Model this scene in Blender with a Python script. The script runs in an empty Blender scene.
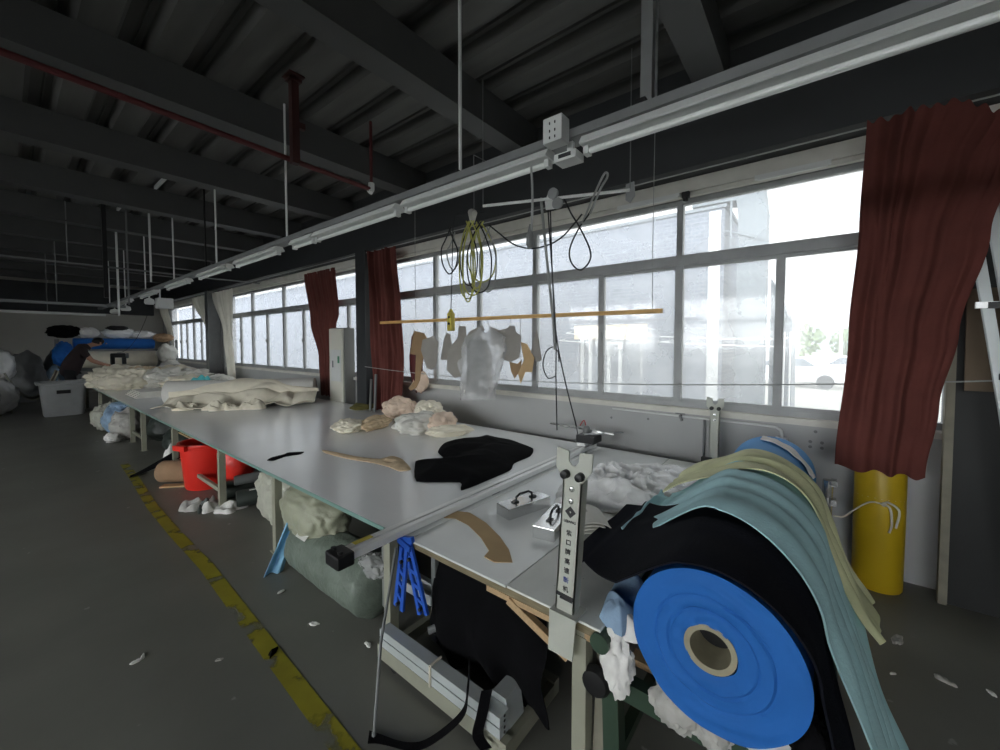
import bpy, bmesh, math, random
from mathutils import Vector, Matrix, noise

# ------------------------------------------------------------------ camera
scene = bpy.context.scene
COL = scene.collection
cam_data = bpy.data.cameras.new('camera')
cam = bpy.data.objects.new('camera', cam_data)
COL.objects.link(cam)
FPX = 397.0
cam_data.sensor_width = 36.0
cam_data.lens = 36.0 * FPX / 1000.0
cam_data.shift_y = (360.0 - 375.0) / 1000.0
cam_data.clip_start = 0.02
cam_data.clip_end = 300
PITCH = math.atan(16 / 397.0)
YAW = math.atan(498 / 397.0)
cam.location = (0, 0, 1.65)
cam.rotation_euler = (math.pi / 2 - PITCH, 0, -YAW)
scene.camera = cam

# ------------------------------------------------------------------ sky and exposure
SKY_RIGHT, SKY_LEFT = 1.0, 7.0
world = bpy.data.worlds.new('overcast_sky')
scene.world = world
world.use_nodes = True
wn = world.node_tree
wn.nodes.clear()
w_tc = wn.nodes.new('ShaderNodeTexCoord')
w_sep = wn.nodes.new('ShaderNodeSeparateXYZ')
w_mr = wn.nodes.new('ShaderNodeMapRange')
w_mr.inputs['From Min'].default_value = -0.1
w_mr.inputs['From Max'].default_value = -0.4
w_mr.inputs['To Min'].default_value = 0.0
w_mr.inputs['To Max'].default_value = SKY_LEFT
w_mz = wn.nodes.new('ShaderNodeMapRange')          # extra bright low sky band, added to light the room from the left
w_mz.inputs['From Min'].default_value = 0.46
w_mz.inputs['From Max'].default_value = 0.34
w_mul = wn.nodes.new('ShaderNodeMath')
w_mul.operation = 'MULTIPLY'
w_add = wn.nodes.new('ShaderNodeMath')
w_add.operation = 'ADD'
w_add.inputs[1].default_value = SKY_RIGHT
w_bg = wn.nodes.new('ShaderNodeBackground')
w_bg.inputs['Color'].default_value = (0.97, 0.985, 1.0, 1)
w_out = wn.nodes.new('ShaderNodeOutputWorld')
wn.links.new(w_tc.outputs['Generated'], w_sep.inputs[0])
wn.links.new(w_sep.outputs['X'], w_mr.inputs['Value'])
wn.links.new(w_sep.outputs['Z'], w_mz.inputs['Value'])
wn.links.new(w_mr.outputs[0], w_mul.inputs[0])
wn.links.new(w_mz.outputs[0], w_mul.inputs[1])
wn.links.new(w_mul.outputs[0], w_add.inputs[0])
wn.links.new(w_add.outputs[0], w_bg.inputs['Strength'])
wn.links.new(w_bg.outputs[0], w_out.inputs[0])
scene.view_settings.view_transform = 'Standard'
scene.view_settings.look = 'None'
scene.view_settings.gamma = 1.0
scene.view_settings.use_curve_mapping = False
scene.view_settings.exposure = 1.05
scene.cycles.max_bounces = 12
scene.cycles.diffuse_bounces = 5
scene.cycles.transparent_max_bounces = 24
scene.cycles.sample_clamp_indirect = 6.0

# ------------------------------------------------------------------ materials
def S(r, g, b):
    def f(c):
        c /= 255.0
        return c / 12.92 if c <= 0.04045 else ((c + 0.055) / 1.055) ** 2.4
    return (f(r), f(g), f(b), 1.0)

def mat(name, col, rough=0.7, metal=0.0, var=0.12, scale=6.0, bump=0.0, bscale=60.0, spec=0.4,
        alpha=None, speck=None, streak=None, sheen=0.0, translucent=0.0, bdist=0.004):
    m = bpy.data.materials.new(name)
    m.use_nodes = True
    nt = m.node_tree
    N, L = nt.nodes, nt.links
    bs = N['Principled BSDF']
    tc = N.new('ShaderNodeTexCoord')
    vec = tc.outputs['Object']
    if streak:
        mp = N.new('ShaderNodeMapping')
        mp.inputs['Scale'].default_value = streak
        L.new(vec, mp.inputs['Vector'])
        vec = mp.outputs[0]
    n = N.new('ShaderNodeTexNoise')
    n.inputs['Scale'].default_value = scale
    n.inputs['Detail'].default_value = 6
    L.new(vec, n.inputs['Vector'])
    ramp = N.new('ShaderNodeValToRGB')
    ramp.color_ramp.elements[0].position = 0.3
    ramp.color_ramp.elements[1].position = 0.7
    ramp.color_ramp.elements[0].color = tuple(c * (1 - var) for c in col[:3]) + (1,)
    ramp.color_ramp.elements[1].color = tuple(min(1, c * (1 + var)) for c in col[:3]) + (1,)
    L.new(n.outputs['Fac'], ramp.inputs[0])
    colour = ramp.outputs[0]
    if speck:                                   # (scale, threshold, colour): worn spots with a shape of their own
        n2 = N.new('ShaderNodeTexNoise')
        n2.inputs['Scale'].default_value = speck[0]
        n2.inputs['Detail'].default_value = 4
        L.new(tc.outputs['Object'], n2.inputs['Vector'])
        r2 = N.new('ShaderNodeValToRGB')
        r2.color_ramp.elements[0].position = speck[1]
        r2.color_ramp.elements[1].position = speck[1] + 0.03
        L.new(n2.outputs['Fac'], r2.inputs[0])
        mx = N.new('ShaderNodeMix')
        mx.data_type = 'RGBA'
        L.new(r2.outputs[0], mx.inputs['Factor'])
        L.new(colour, mx.inputs[6])
        mx.inputs[7].default_value = speck[2]
        colour = mx.outputs[2]
    L.new(colour, bs.inputs['Base Color'])
    bs.inputs['Roughness'].default_value = rough
    bs.inputs['Metallic'].default_value = metal
    bs.inputs['Specular IOR Level'].default_value = spec
    if sheen:
        bs.inputs['Sheen Weight'].default_value = sheen
    if bump:
        nb = N.new('ShaderNodeTexNoise')
        nb.inputs['Scale'].default_value = bscale
        nb.inputs['Detail'].default_value = 5
        L.new(vec, nb.inputs['Vector'])
        bp = N.new('ShaderNodeBump')
        bp.inputs['Strength'].default_value = bump
        bp.inputs['Distance'].default_value = bdist
        L.new(nb.outputs['Fac'], bp.inputs['Height'])
        L.new(bp.outputs[0], bs.inputs['Normal'])
    out = N['Material Output']
    last = bs.outputs[0]
    if translucent:
        tr = N.new('ShaderNodeBsdfTranslucent')
        L.new(colour, tr.inputs[0])
        ms = N.new('ShaderNodeMixShader')
        ms.inputs[0].default_value = translucent
        L.new(last, ms.inputs[1]); L.new(tr.outputs[0], ms.inputs[2])
        last = ms.outputs[0]
    if alpha is not None:
        tp = N.new('ShaderNodeBsdfTransparent')
        ms = N.new('ShaderNodeMixShader')
        ms.inputs[0].default_value = alpha
        L.new(tp.outputs[0], ms.inputs[1]); L.new(last, ms.inputs[2])
        last = ms.outputs[0]
    if last != bs.outputs[0]:
        L.new(last, out.inputs[0])
    return m

def glass_mat():
    m = bpy.data.materials.new('dusty_window_glass')
    m.use_nodes = True
    N, L = m.node_tree.nodes, m.node_tree.links
    N.clear()
    out = N.new('ShaderNodeOutputMaterial')
    tp = N.new('ShaderNodeBsdfTransparent')
    tp.inputs[0].default_value = (0.97, 0.98, 0.98, 1)
    dl = N.new('ShaderNodeBsdfTranslucent')
    dl.inputs[0].default_value = (0.9, 0.93, 0.95, 1)
    gl = N.new('ShaderNodeBsdfGlossy')
    gl.inputs['Roughness'].default_value = 0.05
    tc = N.new('ShaderNodeTexCoord')
    n = N.new('ShaderNodeTexNoise')
    n.inputs['Scale'].default_value = 2.5
    n.inputs['Detail'].default_value = 8
    L.new(tc.outputs['Object'], n.inputs['Vector'])
    mr = N.new('ShaderNodeMapRange')
    mr.inputs['From Min'].default_value = 0.3
    mr.inputs['From Max'].default_value = 0.7
    mr.inputs['To Min'].default_value = 0.22
    mr.inputs['To Max'].default_value = 0.30
    L.new(n.outputs['Fac'], mr.inputs['Value'])
    m1 = N.new('ShaderNodeMixShader')
    L.new(mr.outputs[0], m1.inputs[0])
    L.new(tp.outputs[0], m1.inputs[1]); L.new(dl.outputs[0], m1.inputs[2])
    m2 = N.new('ShaderNodeMixShader')
    m2.inputs[0].default_value = 0.03
    L.new(m1.outputs[0], m2.inputs[1]); L.new(gl.outputs[0], m2.inputs[2])
    L.new(m2.outputs[0], out.inputs[0])
    return m

def brick_mat(name, c1, c2, c3, sc):
    m = bpy.data.materials.new(name)
    m.use_nodes = True
    N, L = m.node_tree.nodes, m.node_tree.links
    bs = N['Principled BSDF']
    tc = N.new('ShaderNodeTexCoord')
    mp = N.new('ShaderNodeMapping')
    mp.inputs['Rotation'].default_value = (math.pi / 2, 0, math.pi / 2)
    L.new(tc.outputs['Object'], mp.inputs[0])
    sx = N.new('ShaderNodeSeparateXYZ'); L.new(tc.outputs['Object'], sx.inputs[0])
    cx = N.new('ShaderNodeCombineXYZ'); L.new(sx.outputs['Y'], cx.inputs['X']); L.new(sx.outputs['Z'], cx.inputs['Y'])
    b = N.new('ShaderNodeTexBrick')
    b.inputs['Color1'].default_value = c1
    b.inputs['Color2'].default_value = c2
    b.inputs['Mortar'].default_value = c3
    b.inputs['Scale'].default_value = sc
    L.new(cx.outputs[0], b.inputs['Vector'])
    L.new(b.outputs['Color'], bs.inputs['Base Color'])
    bs.inputs['Roughness'].default_value = 0.9
    return m

noise.seed_set(7)
M = {}
M['floor'] = mat('painted_concrete', S(118, 118, 111), 0.42, var=0.12, scale=1.3, bump=0.15, bscale=40, spec=0.35, speck=(9, 0.70, S(150, 150, 143)))
M['deck'] = mat('steel_decking', S(84, 84, 82), 0.7, var=0.2, scale=3, streak=(2, .3, 2), bump=0.1)
M['beam'] = mat('dark_grey_beam_paint', S(72, 73, 73), 0.6, var=0.06, scale=3)
M['girder'] = mat('charcoal_girder_paint', S(48, 50, 52), 0.6, var=0.08, scale=3)
M['wall'] = mat('grey_white_plaster', S(166, 167, 166), 0.8, var=0.05, scale=2, bump=0.1, bscale=30)
M['farwall'] = mat('pale_end_wall', S(170, 168, 160), 0.8, var=0.06, scale=1)
M['wframe'] = mat('window_aluminium', S(150, 152, 152), 0.5, metal=0.2, var=0.08)
M['sill'] = mat('pale_sill', S(200, 198, 190), 0.7, var=0.08)
M['glass'] = glass_mat()
M['redcurtain'] = mat('red_curtain_cloth', S(98, 51, 45), 0.9, var=0.15, scale=5, bump=0.3, bscale=90, translucent=0.13)
M['whitecurtain'] = mat('cream_curtain_cloth', S(240, 238, 230), 0.9, var=0.06, scale=5, bump=0.2, bscale=90, translucent=0.35)
M['tabletop'] = mat('white_table_laminate', S(238, 240, 240), 0.22, var=0.04, scale=1.2, spec=0.55, bump=0.04, bscale=3, bdist=0.01)
M['glassedge'] = mat('teal_glass_edge', S(120, 152, 144), 0.3, var=0.08)
M['plate'] = mat('brushed_table_plate', S(226, 229, 228), 0.26, metal=0.15, var=0.06, scale=3)
M['boardtop'] = mat('bare_table_board', S(216, 218, 212), 0.4, var=0.06, scale=9, speck=(60, 0.72, S(90, 90, 82)))
M['plyedge'] = mat('dirty_plywood_edge', S(120, 110, 86), 0.8, var=0.25, scale=14, streak=(1, 1, 12))
M['legpaint'] = mat('olive_grey_steel', S(150, 150, 134), 0.5, var=0.08, scale=5)
M['postpaint'] = mat('light_grey_post_paint', S(178, 180, 170), 0.45, var=0.05, scale=6, speck=(40, 0.74, S(120, 118, 105)))
M['ink'] = mat('black_lettering', S(44, 44, 46), 0.6)
M['blueink'] = mat('blue_lettering', S(60, 70, 130), 0.6)
M['alu'] = mat('aluminium', S(234, 235, 234), 0.28, metal=0.15, var=0.04, scale=5, streak=(1, 12, 12))
M['alupaint'] = mat('satin_grey_channel', S(186, 192, 192), 0.4, metal=0.15, var=0.05)
M['chrome'] = mat('bright_steel', S(205, 206, 205), 0.2, metal=0.9, var=0.05)
M['black'] = mat('black_plastic', S(26, 26, 27), 0.45, var=0.1)
M['blackcloth'] = mat('black_cloth', S(14, 14, 16), 0.95, var=0.2, bump=0.4, bscale=120, spec=0.08)
M['navycloth'] = mat('navy_black_cloth', S(20, 22, 29), 0.95, var=0.25, scale=4, bump=0.4, bscale=100, spec=0.08)
M['cardboard'] = mat('tan_card', S(186, 158, 118), 0.8, var=0.06, scale=8)
M['greycard'] = mat('grey_card', S(146, 142, 136), 0.8, var=0.06, scale=8)
M['kraft'] = mat('kraft_card', S(146, 120, 90), 0.8, var=0.08, scale=8)
M['cream'] = mat('cream_cloth', S(226, 219, 200), 0.9, var=0.06, scale=6, bump=0.3, bscale=70)
M['offwhite'] = mat('off_white_cloth', S(218, 216, 208), 0.9, var=0.07, scale=6, bump=0.3, bscale=70)
M['beige'] = mat('beige_cloth', S(206, 184, 152), 0.9, var=0.12, scale=8, bump=0.3, bscale=70)
M['pinkbeige'] = mat('pink_beige_cloth', S(220, 198, 178), 0.9, var=0.12, scale=8, bump=0.3, bscale=70)
M['greyfoam'] = mat('pale_grey_felt', S(204, 202, 196), 0.9, var=0.05, scale=3, bump=0.2)
M['clearbag'] = mat('clear_plastic_film', S(206, 206, 206), 0.22, var=0.12, alpha=0.45, bump=0.6, bscale=14, bdist=0.02, spec=0.7)
M['filmover'] = mat('white_plastic_film', S(250, 250, 249), 0.22, var=0.05, scale=5, alpha=0.94, bump=0.5, bscale=16, bdist=0.02, spec=0.6)
M['sack'] = mat('pale_green_sack', S(170, 172, 150), 0.45, var=0.15, scale=4, alpha=0.9, bump=0.6, bscale=10, bdist=0.02)
M['bale'] = mat('grey_green_wrap', S(112, 122, 112), 0.4, var=0.15, scale=6, bump=0.7, bscale=16, bdist=0.02)
M['woven'] = mat('woven_sack', S(178, 178, 164), 0.6, var=0.15, scale=5, bump=0.6, bscale=18, bdist=0.02)
M['darkroll'] = mat('dark_green_roll_wrap', S(52, 58, 54), 0.45, var=0.15)
M['redplastic'] = mat('red_plastic', S(226, 52, 42), 0.35, var=0.06, scale=4)
M['greyplastic'] = mat('grey_plastic', S(150, 152, 152), 0.45, var=0.06)
M['blueplastic'] = mat('blue_plastic', S(46, 92, 190), 0.35, var=0.06)
M['bluefabric'] = mat('blue_nonwoven', S(36, 98, 172), 0.75, var=0.08, scale=5, bump=0.25, bscale=110, spec=0.25)
M['bluefabriclight'] = mat('light_blue_nonwoven', S(86, 146, 200), 0.75, var=0.06, scale=5, bump=0.25, bscale=110, spec=0.25)
M['palestrip'] = mat('pale_blue_cloth', S(140, 190, 222), 0.85, var=0.06)
M['core'] = mat('cardboard_core', S(150, 144, 122), 0.85, var=0.12, scale=20)
M['teal'] = mat('pale_teal_cloth', S(188, 228, 234), 0.85, var=0.12, scale=6, bump=0.35, bscale=80, translucent=0.15)
M['yellowgreen'] = mat('yellow_green_cloth', S(204, 206, 164), 0.85, var=0.15, scale=6, bump=0.35, bscale=80)
M['greenpaint'] = mat('dark_green_paint', S(48, 66, 52), 0.5, var=0.12)
M['wood'] = mat('raw_timber', S(176, 148, 112), 0.75, var=0.15, scale=9, streak=(1, 12, 12))
M['greywood'] = mat('grey_timber', S(130, 126, 112), 0.75, var=0.15, scale=9)
M['batten'] = mat('bamboo_batten', S(206, 164, 100), 0.55, var=0.12, scale=6, streak=(8, 1, 8))
M['yellowroll'] = mat('yellow_vinyl', S(192, 162, 30), 0.4, var=0.05, scale=4)
M['cord'] = mat('white_cord', S(214, 208, 190), 0.8, var=0.05)
M['paint_white'] = mat('white_enamel', S(206, 208, 206), 0.45, var=0.04)
M['tray'] = mat('galvanised_tray', S(120, 122, 122), 0.5, metal=0.2, var=0.08)
M['tube'] = mat('unlit_lamp_tube', S(226, 228, 226), 0.25, var=0.02)
M['redpaint'] = mat('dark_red_paint', S(84, 34, 36), 0.55, var=0.1)
M['maroon'] = mat('maroon_black_paint', S(58, 30, 28), 0.6, var=0.1)
M['blackwire'] = mat('black_cable', S(30, 32, 34), 0.5, var=0.05)
M['greywire'] = mat('grey_cable', S(150, 152, 150), 0.5, var=0.05)
M['yellowwire'] = mat('yellow_green_cable', S(176, 176, 92), 0.5, var=0.1)
M['yellowpend'] = mat('yellow_pendant_plastic', S(196, 180, 74), 0.5, var=0.1)
M['redwire'] = mat('red_cable', S(170, 40, 40), 0.5)
M['skin'] = mat('skin', S(176, 132, 108), 0.55, var=0.06)
M['hair'] = mat('black_hair', S(18, 16, 16), 0.6)
M['shirt'] = mat('dark_maroon_shirt', S(44, 34, 36), 0.9, var=0.1)
M['trousers'] = mat('black_trousers', S(24, 24, 27), 0.9, var=0.1)
M['paper'] = mat('white_paper', S(226, 226, 220), 0.8, var=0.04)
M['tealhat'] = mat('teal_cloth', S(90, 190, 196), 0.8, var=0.06)
M['darkboard'] = mat('dark_board', S(32, 33, 33), 0.6, var=0.1)
M['tanboard'] = mat('brown_board', S(92, 78, 62), 0.7, var=0.1)
M['cabinet'] = mat('off_white_cabinet', S(208, 206, 194), 0.4, var=0.03)
M['cabinetside'] = mat('grey_cabinet_side', S(120, 120, 116), 0.45, var=0.05)
M['greenlabel'] = mat('green_label', S(70, 130, 100), 0.5)
M['ragwhite'] = mat('white_rag', S(222, 220, 216), 0.9, var=0.1, scale=12, bump=0.4)
M['greyrag'] = mat('grey_rag', S(176, 174, 168), 0.9, var=0.2, scale=10, bump=0.4)
M['bluerag'] = mat('dusty_blue_rag', S(140, 165, 190), 0.9, var=0.2, scale=10, bump=0.4)
M['brown'] = mat('brown_roll_cloth', S(156, 128, 100), 0.9, var=0.15, bump=0.3)
M['magenta'] = mat('mauve_cloth', S(150, 108, 118), 0.9, var=0.15, bump=0.3)
M['olive'] = mat('olive_cloth', S(112, 106, 58), 0.9, var=0.2, bump=0.3)
M['line'] = mat('worn_yellow_paint', S(150, 142, 40), 0.5, var=0.2, scale=5)
M['extbrick'] = brick_mat('grey_brick', S(96, 102, 114), S(82, 88, 100), S(122, 127, 134), 2.8)
M['extmetal'] = mat('sheet_metal_duct', S(92, 100, 106), 0.5, metal=0.1, var=0.05)
M['extground'] = mat('pale_yard', S(190, 188, 180), 0.9, var=0.08, scale=0.6)
M['leaf'] = mat('leaves', S(120, 136, 100), 0.8, var=0.3, scale=3)
M['bark'] = mat('bark', S(100, 86, 70), 0.9)
M['carwhite'] = mat('white_car_paint', S(220, 222, 224), 0.3)
M['tyre'] = mat('rubber', S(30, 30, 30), 0.8)
M['doordark'] = mat('dark_doorway', S(110, 116, 124), 0.6)
M['lintel'] = mat('beige_render', S(214, 196, 164), 0.8, var=0.05)
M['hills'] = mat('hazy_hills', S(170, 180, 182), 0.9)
M['pole'] = mat('pole_concrete', S(190, 188, 180), 0.8)

# floor paint that is worn away in patches
def wear(m, scale, thr):
    N, L = m.node_tree.nodes, m.node_tree.links
    out = N['Material Output']; src = out.inputs[0].links[0].from_socket
    tc = N.new('ShaderNodeTexCoord'); n = N.new('ShaderNodeTexNoise'); n.inputs['Scale'].default_value = scale
    n.inputs['Detail'].default_value = 8
    L.new(tc.outputs['Object'], n.inputs[0])
    r = N.new('ShaderNodeValToRGB'); r.color_ramp.elements[0].position = thr; r.color_ramp.elements[1].position = thr + .08
    L.new(n.outputs['Fac'], r.inputs[0])
    tp = N.new('ShaderNodeBsdfTransparent'); ms = N.new('ShaderNodeMixShader')
    L.new(r.outputs[0], ms.inputs[0]); L.new(src, ms.inputs[1]); L.new(tp.outputs[0], ms.inputs[2])
    L.new(ms.outputs[0], out.inputs[0])
wear(M['line'], 4.5, 0.54)

# ------------------------------------------------------------------ helpers
def wloc(o):
    v = Vector((0, 0, 0))
    while o is not None:
        v += o.location; o = o.parent
    return v

class MB:
    """collects shapes in world coordinates; build() links them as ONE mesh object"""
    def __init__(s):
        s.bm = bmesh.new()
    def box(s, x0, y0, z0, x1, y1, z1, rz=0.0, bev=0.0):
        r = bmesh.ops.create_cube(s.bm, size=1.0)
        vs = r['verts']
        c = Vector(((x0 + x1) / 2, (y0 + y1) / 2, (z0 + z1) / 2))
        mtx = Matrix.Translation(c) @ Matrix.Rotation(rz, 4, 'Z') @ Matrix.Diagonal((abs(x1 - x0), abs(y1 - y0), abs(z1 - z0), 1))
        bmesh.ops.transform(s.bm, matrix=mtx, verts=vs)
        if bev:
            es = list({e for v in vs for e in v.link_edges})
            bmesh.ops.bevel(s.bm, geom=es, offset=bev, segments=2, affect='EDGES', profile=0.6)
        return s
    def beam(s, a, b, w, h, up=(0, 0, 1)):
        """square bar from a to b"""
        a, b = Vector(a), Vector(b)
        d = (b - a).normalized(); u = Vector(up)
        if abs(d.dot(u)) > 0.98: u = Vector((1, 0, 0))
        x = d.cross(u).normalized(); y = x.cross(d).normalized()
        q = [(-w / 2, -h / 2), (w / 2, -h / 2), (w / 2, h / 2), (-w / 2, h / 2)]
        A = [s.bm.verts.new(a + x * i + y * j) for i, j in q]
        B = [s.bm.verts.new(b + x * i + y * j) for i, j in q]
        s.bm.faces.new(A[::-1]); s.bm.faces.new(B)
        for i in range(4):
            s.bm.faces.new((A[i], A[(i + 1) % 4], B[(i + 1) % 4], B[i]))
        return s
    def tube(s, pts, r, n=8, closed=False):
        pts = [Vector(p) for p in pts]
        rings = []
        prevx = None
        for i, p in enumerate(pts):
            if closed:
                d = pts[(i + 1) % len(pts)] - pts[i - 1]
            else:
                d = pts[min(i + 1, len(pts) - 1)] - pts[max(i - 1, 0)]
            d = d.normalized() if d.length > 1e-9 else Vector((0, 0, 1))
            if prevx is None:
                u = Vector((0, 0, 1)) if abs(d.z) < 0.9 else Vector((1, 0, 0))
                x = d.cross(u).normalized()
            else:
                x = (prevx - d * prevx.dot(d)).normalized()
            prevx = x
            y = d.cross(x)
            rr = r[i] if isinstance(r, (list, tuple)) else r
            rings.append([s.bm.verts.new(p + x * math.cos(2 * math.pi * k / n) * rr + y * math.sin(2 * math.pi * k / n) * rr) for k in range(n)])
        m = len(rings)
        for i in range(m if closed else m - 1):
            A, B = rings[i], rings[(i + 1) % m]
            for k in range(n):
                s.bm.faces.new((A[k], A[(k + 1) % n], B[(k + 1) % n], B[k]))
        if not closed:
            s.bm.faces.new(rings[0][::-1]); s.bm.faces.new(rings[-1])
        return s
    def cyl(s, a, b, r, r2=None, n=20):
        return s.tube([a, b], [r, r if r2 is None else r2], n)
    def lathe(s, prof, origin, axis='Z', n=32, close=True):
        """prof: list of (radius, along)"""
        o = Vector(origin)
        def P(r, h, t):
            c, q = math.cos(t) * r, math.sin(t) * r
            if axis == 'Z': return o + Vector((c, q, h))
            if axis == 'X': return o + Vector((h, c, q))
            return o + Vector((q, h, c))
        rings = []
        for r, h in prof:
            rings.append([s.bm.verts.new(P(r, h, 2 * math.pi * k / n)) for k in range(n)])
        for A, B in zip(rings, rings[1:]):
            for k in range(n):
                s.bm.faces.new((A[k], A[(k + 1) % n], B[(k + 1) % n], B[k]))
        if close:
            s.bm.faces.new(rings[0][::-1]); s.bm.faces.new(rings[-1])
        return s
    def poly(s, pts, off):
        """flat outline given thickness by the vector off"""
        off = Vector(off)
        A = [s.bm.verts.new(Vector(p)) for p in pts]
        B = [s.bm.verts.new(Vector(p) + off) for p in pts]
        n = len(A)
        s.bm.faces.new(A); s.bm.faces.new(B[::-1])
        for i in range(n):
            s.bm.faces.new((A[i], B[i], B[(i + 1) % n], A[(i + 1) % n]))
        return s
    def sheet(s, nu, nv, f, thick=0.0):
        """grid surface f(u, v), u and v in 0..1, closed to a thin slab when thick"""
        g = [[Vector(f(i / nu, j / nv)) for j in range(nv + 1)] for i in range(nu + 1)]
        V = [[s.bm.verts.new(p) for p in row] for row in g]
        for i in range(nu):
            for j in range(nv):
                s.bm.faces.new((V[i][j], V[i + 1][j], V[i + 1][j + 1], V[i][j + 1]))
        if thick:
            W = []
            for i in range(nu + 1):
                row = []
                for j in range(nv + 1):
                    du = g[min(i + 1, nu)][j] - g[max(i - 1, 0)][j]
                    dv = g[i][min(j + 1, nv)] - g[i][max(j - 1, 0)]
                    nn = du.cross(dv)
                    nn = nn.normalized() if nn.length > 1e-12 else Vector((0, 0, 1))
                    row.append(s.bm.verts.new(g[i][j] - nn * thick))
                W.append(row)
            for i in range(nu):
                for j in range(nv):
                    s.bm.faces.new((W[i][j], W[i][j + 1], W[i + 1][j + 1], W[i + 1][j]))
            for i in range(nu):
                s.bm.faces.new((V[i][0], W[i][0], W[i + 1][0], V[i + 1][0]))
                s.bm.faces.new((V[i][nv], V[i + 1][nv], W[i + 1][nv], W[i][nv]))
            for j in range(nv):
                s.bm.faces.new((V[0][j], V[0][j + 1], W[0][j + 1], W[0][j]))
                s.bm.faces.new((V[nu][j], W[nu][j], W[nu][j + 1], V[nu][j + 1]))
        return s
    def build(s, name, m, parent=None, smooth=False, origin=None, angle=0.7):
        bmesh.ops.recalc_face_normals(s.bm, faces=s.bm.faces[:])
        me = bpy.data.meshes.new(name)
        if parent is not None:
            o0 = wloc(parent)
        elif origin is not None:
            o0 = Vector(origin)
        else:
            xs = [v.co for v in s.bm.verts]
            lo = [min(v[i] for v in xs) for i in range(3)]; hi = [max(v[i] for v in xs) for i in range(3)]
            o0 = Vector(((lo[0] + hi[0]) / 2, (lo[1] + hi[1]) / 2, lo[2]))
        for v in s.bm.verts: v.co -= o0
        s.bm.to_mesh(me); s.bm.free()
        me.materials.append(m)
        if smooth:
            for p in me.polygons: p.use_smooth = True
            if angle:
                try: me.set_sharp_from_angle(angle=angle)
                except Exception: pass
        o = bpy.data.objects.new(name, me)
        COL.objects.link(o)
        if parent is not None: o.parent = parent
        else: o.location = o0
        return o

def tag(o, label, cat, group=None, kind=None):
    if label: o['label'] = label
    if cat: o['category'] = cat
    if group: o['group'] = group
    if kind: o['kind'] = kind
    return o
def thing(name, label, cat, loc, group=None):
    o = bpy.data.objects.new(name, None)
    o.empty_display_size = 0.1
    COL.objects.link(o); o.location = loc
    return tag(o, label, cat, group)
def struct(o):
    o['kind'] = 'structure'; return o
def dup(root, loc, label=None, rz=None):
    r = root.copy(); COL.objects.link(r); r.location = loc
    if rz is not None: r.rotation_euler = (0, 0, rz)
    if label: r['label'] = label
    for ch in list(root.children):
        c = ch.copy(); COL.objects.link(c); c.parent = r
        for g in list(ch.children):
            d = g.copy(); COL.objects.link(d); d.parent = c
    return r

def crease(p, seed, sc):
    """sharp folds of crumpled cloth or film, about -1..1"""
    q = Vector(p) * sc + Vector((seed * 7.3, seed * 3.1, seed * 1.7))
    q = q + noise.noise_vector(q * 0.7) * 0.6
    d, _ = noise.voronoi(q)
    return (d[1] - d[0]) * 1.2 - 0.35
def ridged(p, seed, sc):
    q = Vector(p) * sc + Vector((seed * 5.3, seed * 2.1, seed))
    return 1 - 2 * abs(noise.noise(q + noise.noise_vector(q * 0.6) * 0.8)) * 1.6

def heap(name, cx, cy, z0, rx, ry, h, seed, m, rot=0.0, label=None, cat=None, group=None, sc=5.0, amp=0.5, nr=26, ns=72, parent=None, edge=0.25, spread=0.4, stretch=1.0):
    """a cloth dropped in a crumpled heap"""
    b = MB(); bm = b.bm
    ca, sa = math.cos(rot), math.sin(rot)
    rings = []
    cen = None
    for i in range(nr + 1):
        t = i / nr
        row = []
        for k in range(ns):
            a = 2 * math.pi * k / ns
            out = 1 + edge * noise.noise(Vector((math.cos(a) * 1.4 + seed, math.sin(a) * 1.4, seed * .5))) * 2 + edge * 0.5 * noise.noise(Vector((math.cos(a) * 4 + seed, math.sin(a) * 4, 3.3)))
            lx, ly = math.cos(a) * rx * t * out, math.sin(a) * ry * t * out
            x, y = cx + lx * ca - ly * sa, cy + lx * sa + ly * ca
            base = max(0, 1 - t * t) ** spread
            p = (lx * stretch, ly, 0)
            f = 0.62 + amp * (0.55 * crease(p, seed, sc) + 0.6 * ridged(p, seed + 2, sc * .6)) + 0.75 * noise.noise(Vector((lx * 1.6 / max(rx, .01), ly * 1.6 / max(ry, .01), seed * 1.9)))
            z = z0 + 0.004 + max(0.0, h * base * f) + (0.012 * (1 + ridged(p, seed, sc * 2)) * (1 - base) * min(1, h * 5))
            row.append(Vector((x, y, max(z, z0 + 0.003))))
        if i == 0:
            cen = bm.verts.new(row[0])
            rings.append(None)
        else:
            rings.append([bm.verts.new(p) for p in row])
    for k in range(ns):
        bm.faces.new((cen, rings[1][k], rings[1][(k + 1) % ns]))
    for A, B in zip(rings[1:], rings[2:]):
        for k in range(ns):
            bm.faces.new((A[k], B[k], B[(k + 1) % ns], A[(k + 1) % ns]))
    low = [bm.verts.new((v.co.x, v.co.y, z0)) for v in rings[-1]]
    for k in range(ns):
        bm.faces.new((rings[-1][k], low[k], low[(k + 1) % ns], rings[-1][(k + 1) % ns]))
    bm.faces.new(low[::-1])
    o = b.build(name, m, parent, smooth=True, angle=1.0)
    if label: tag(o, label, cat, group)
    return o

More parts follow.
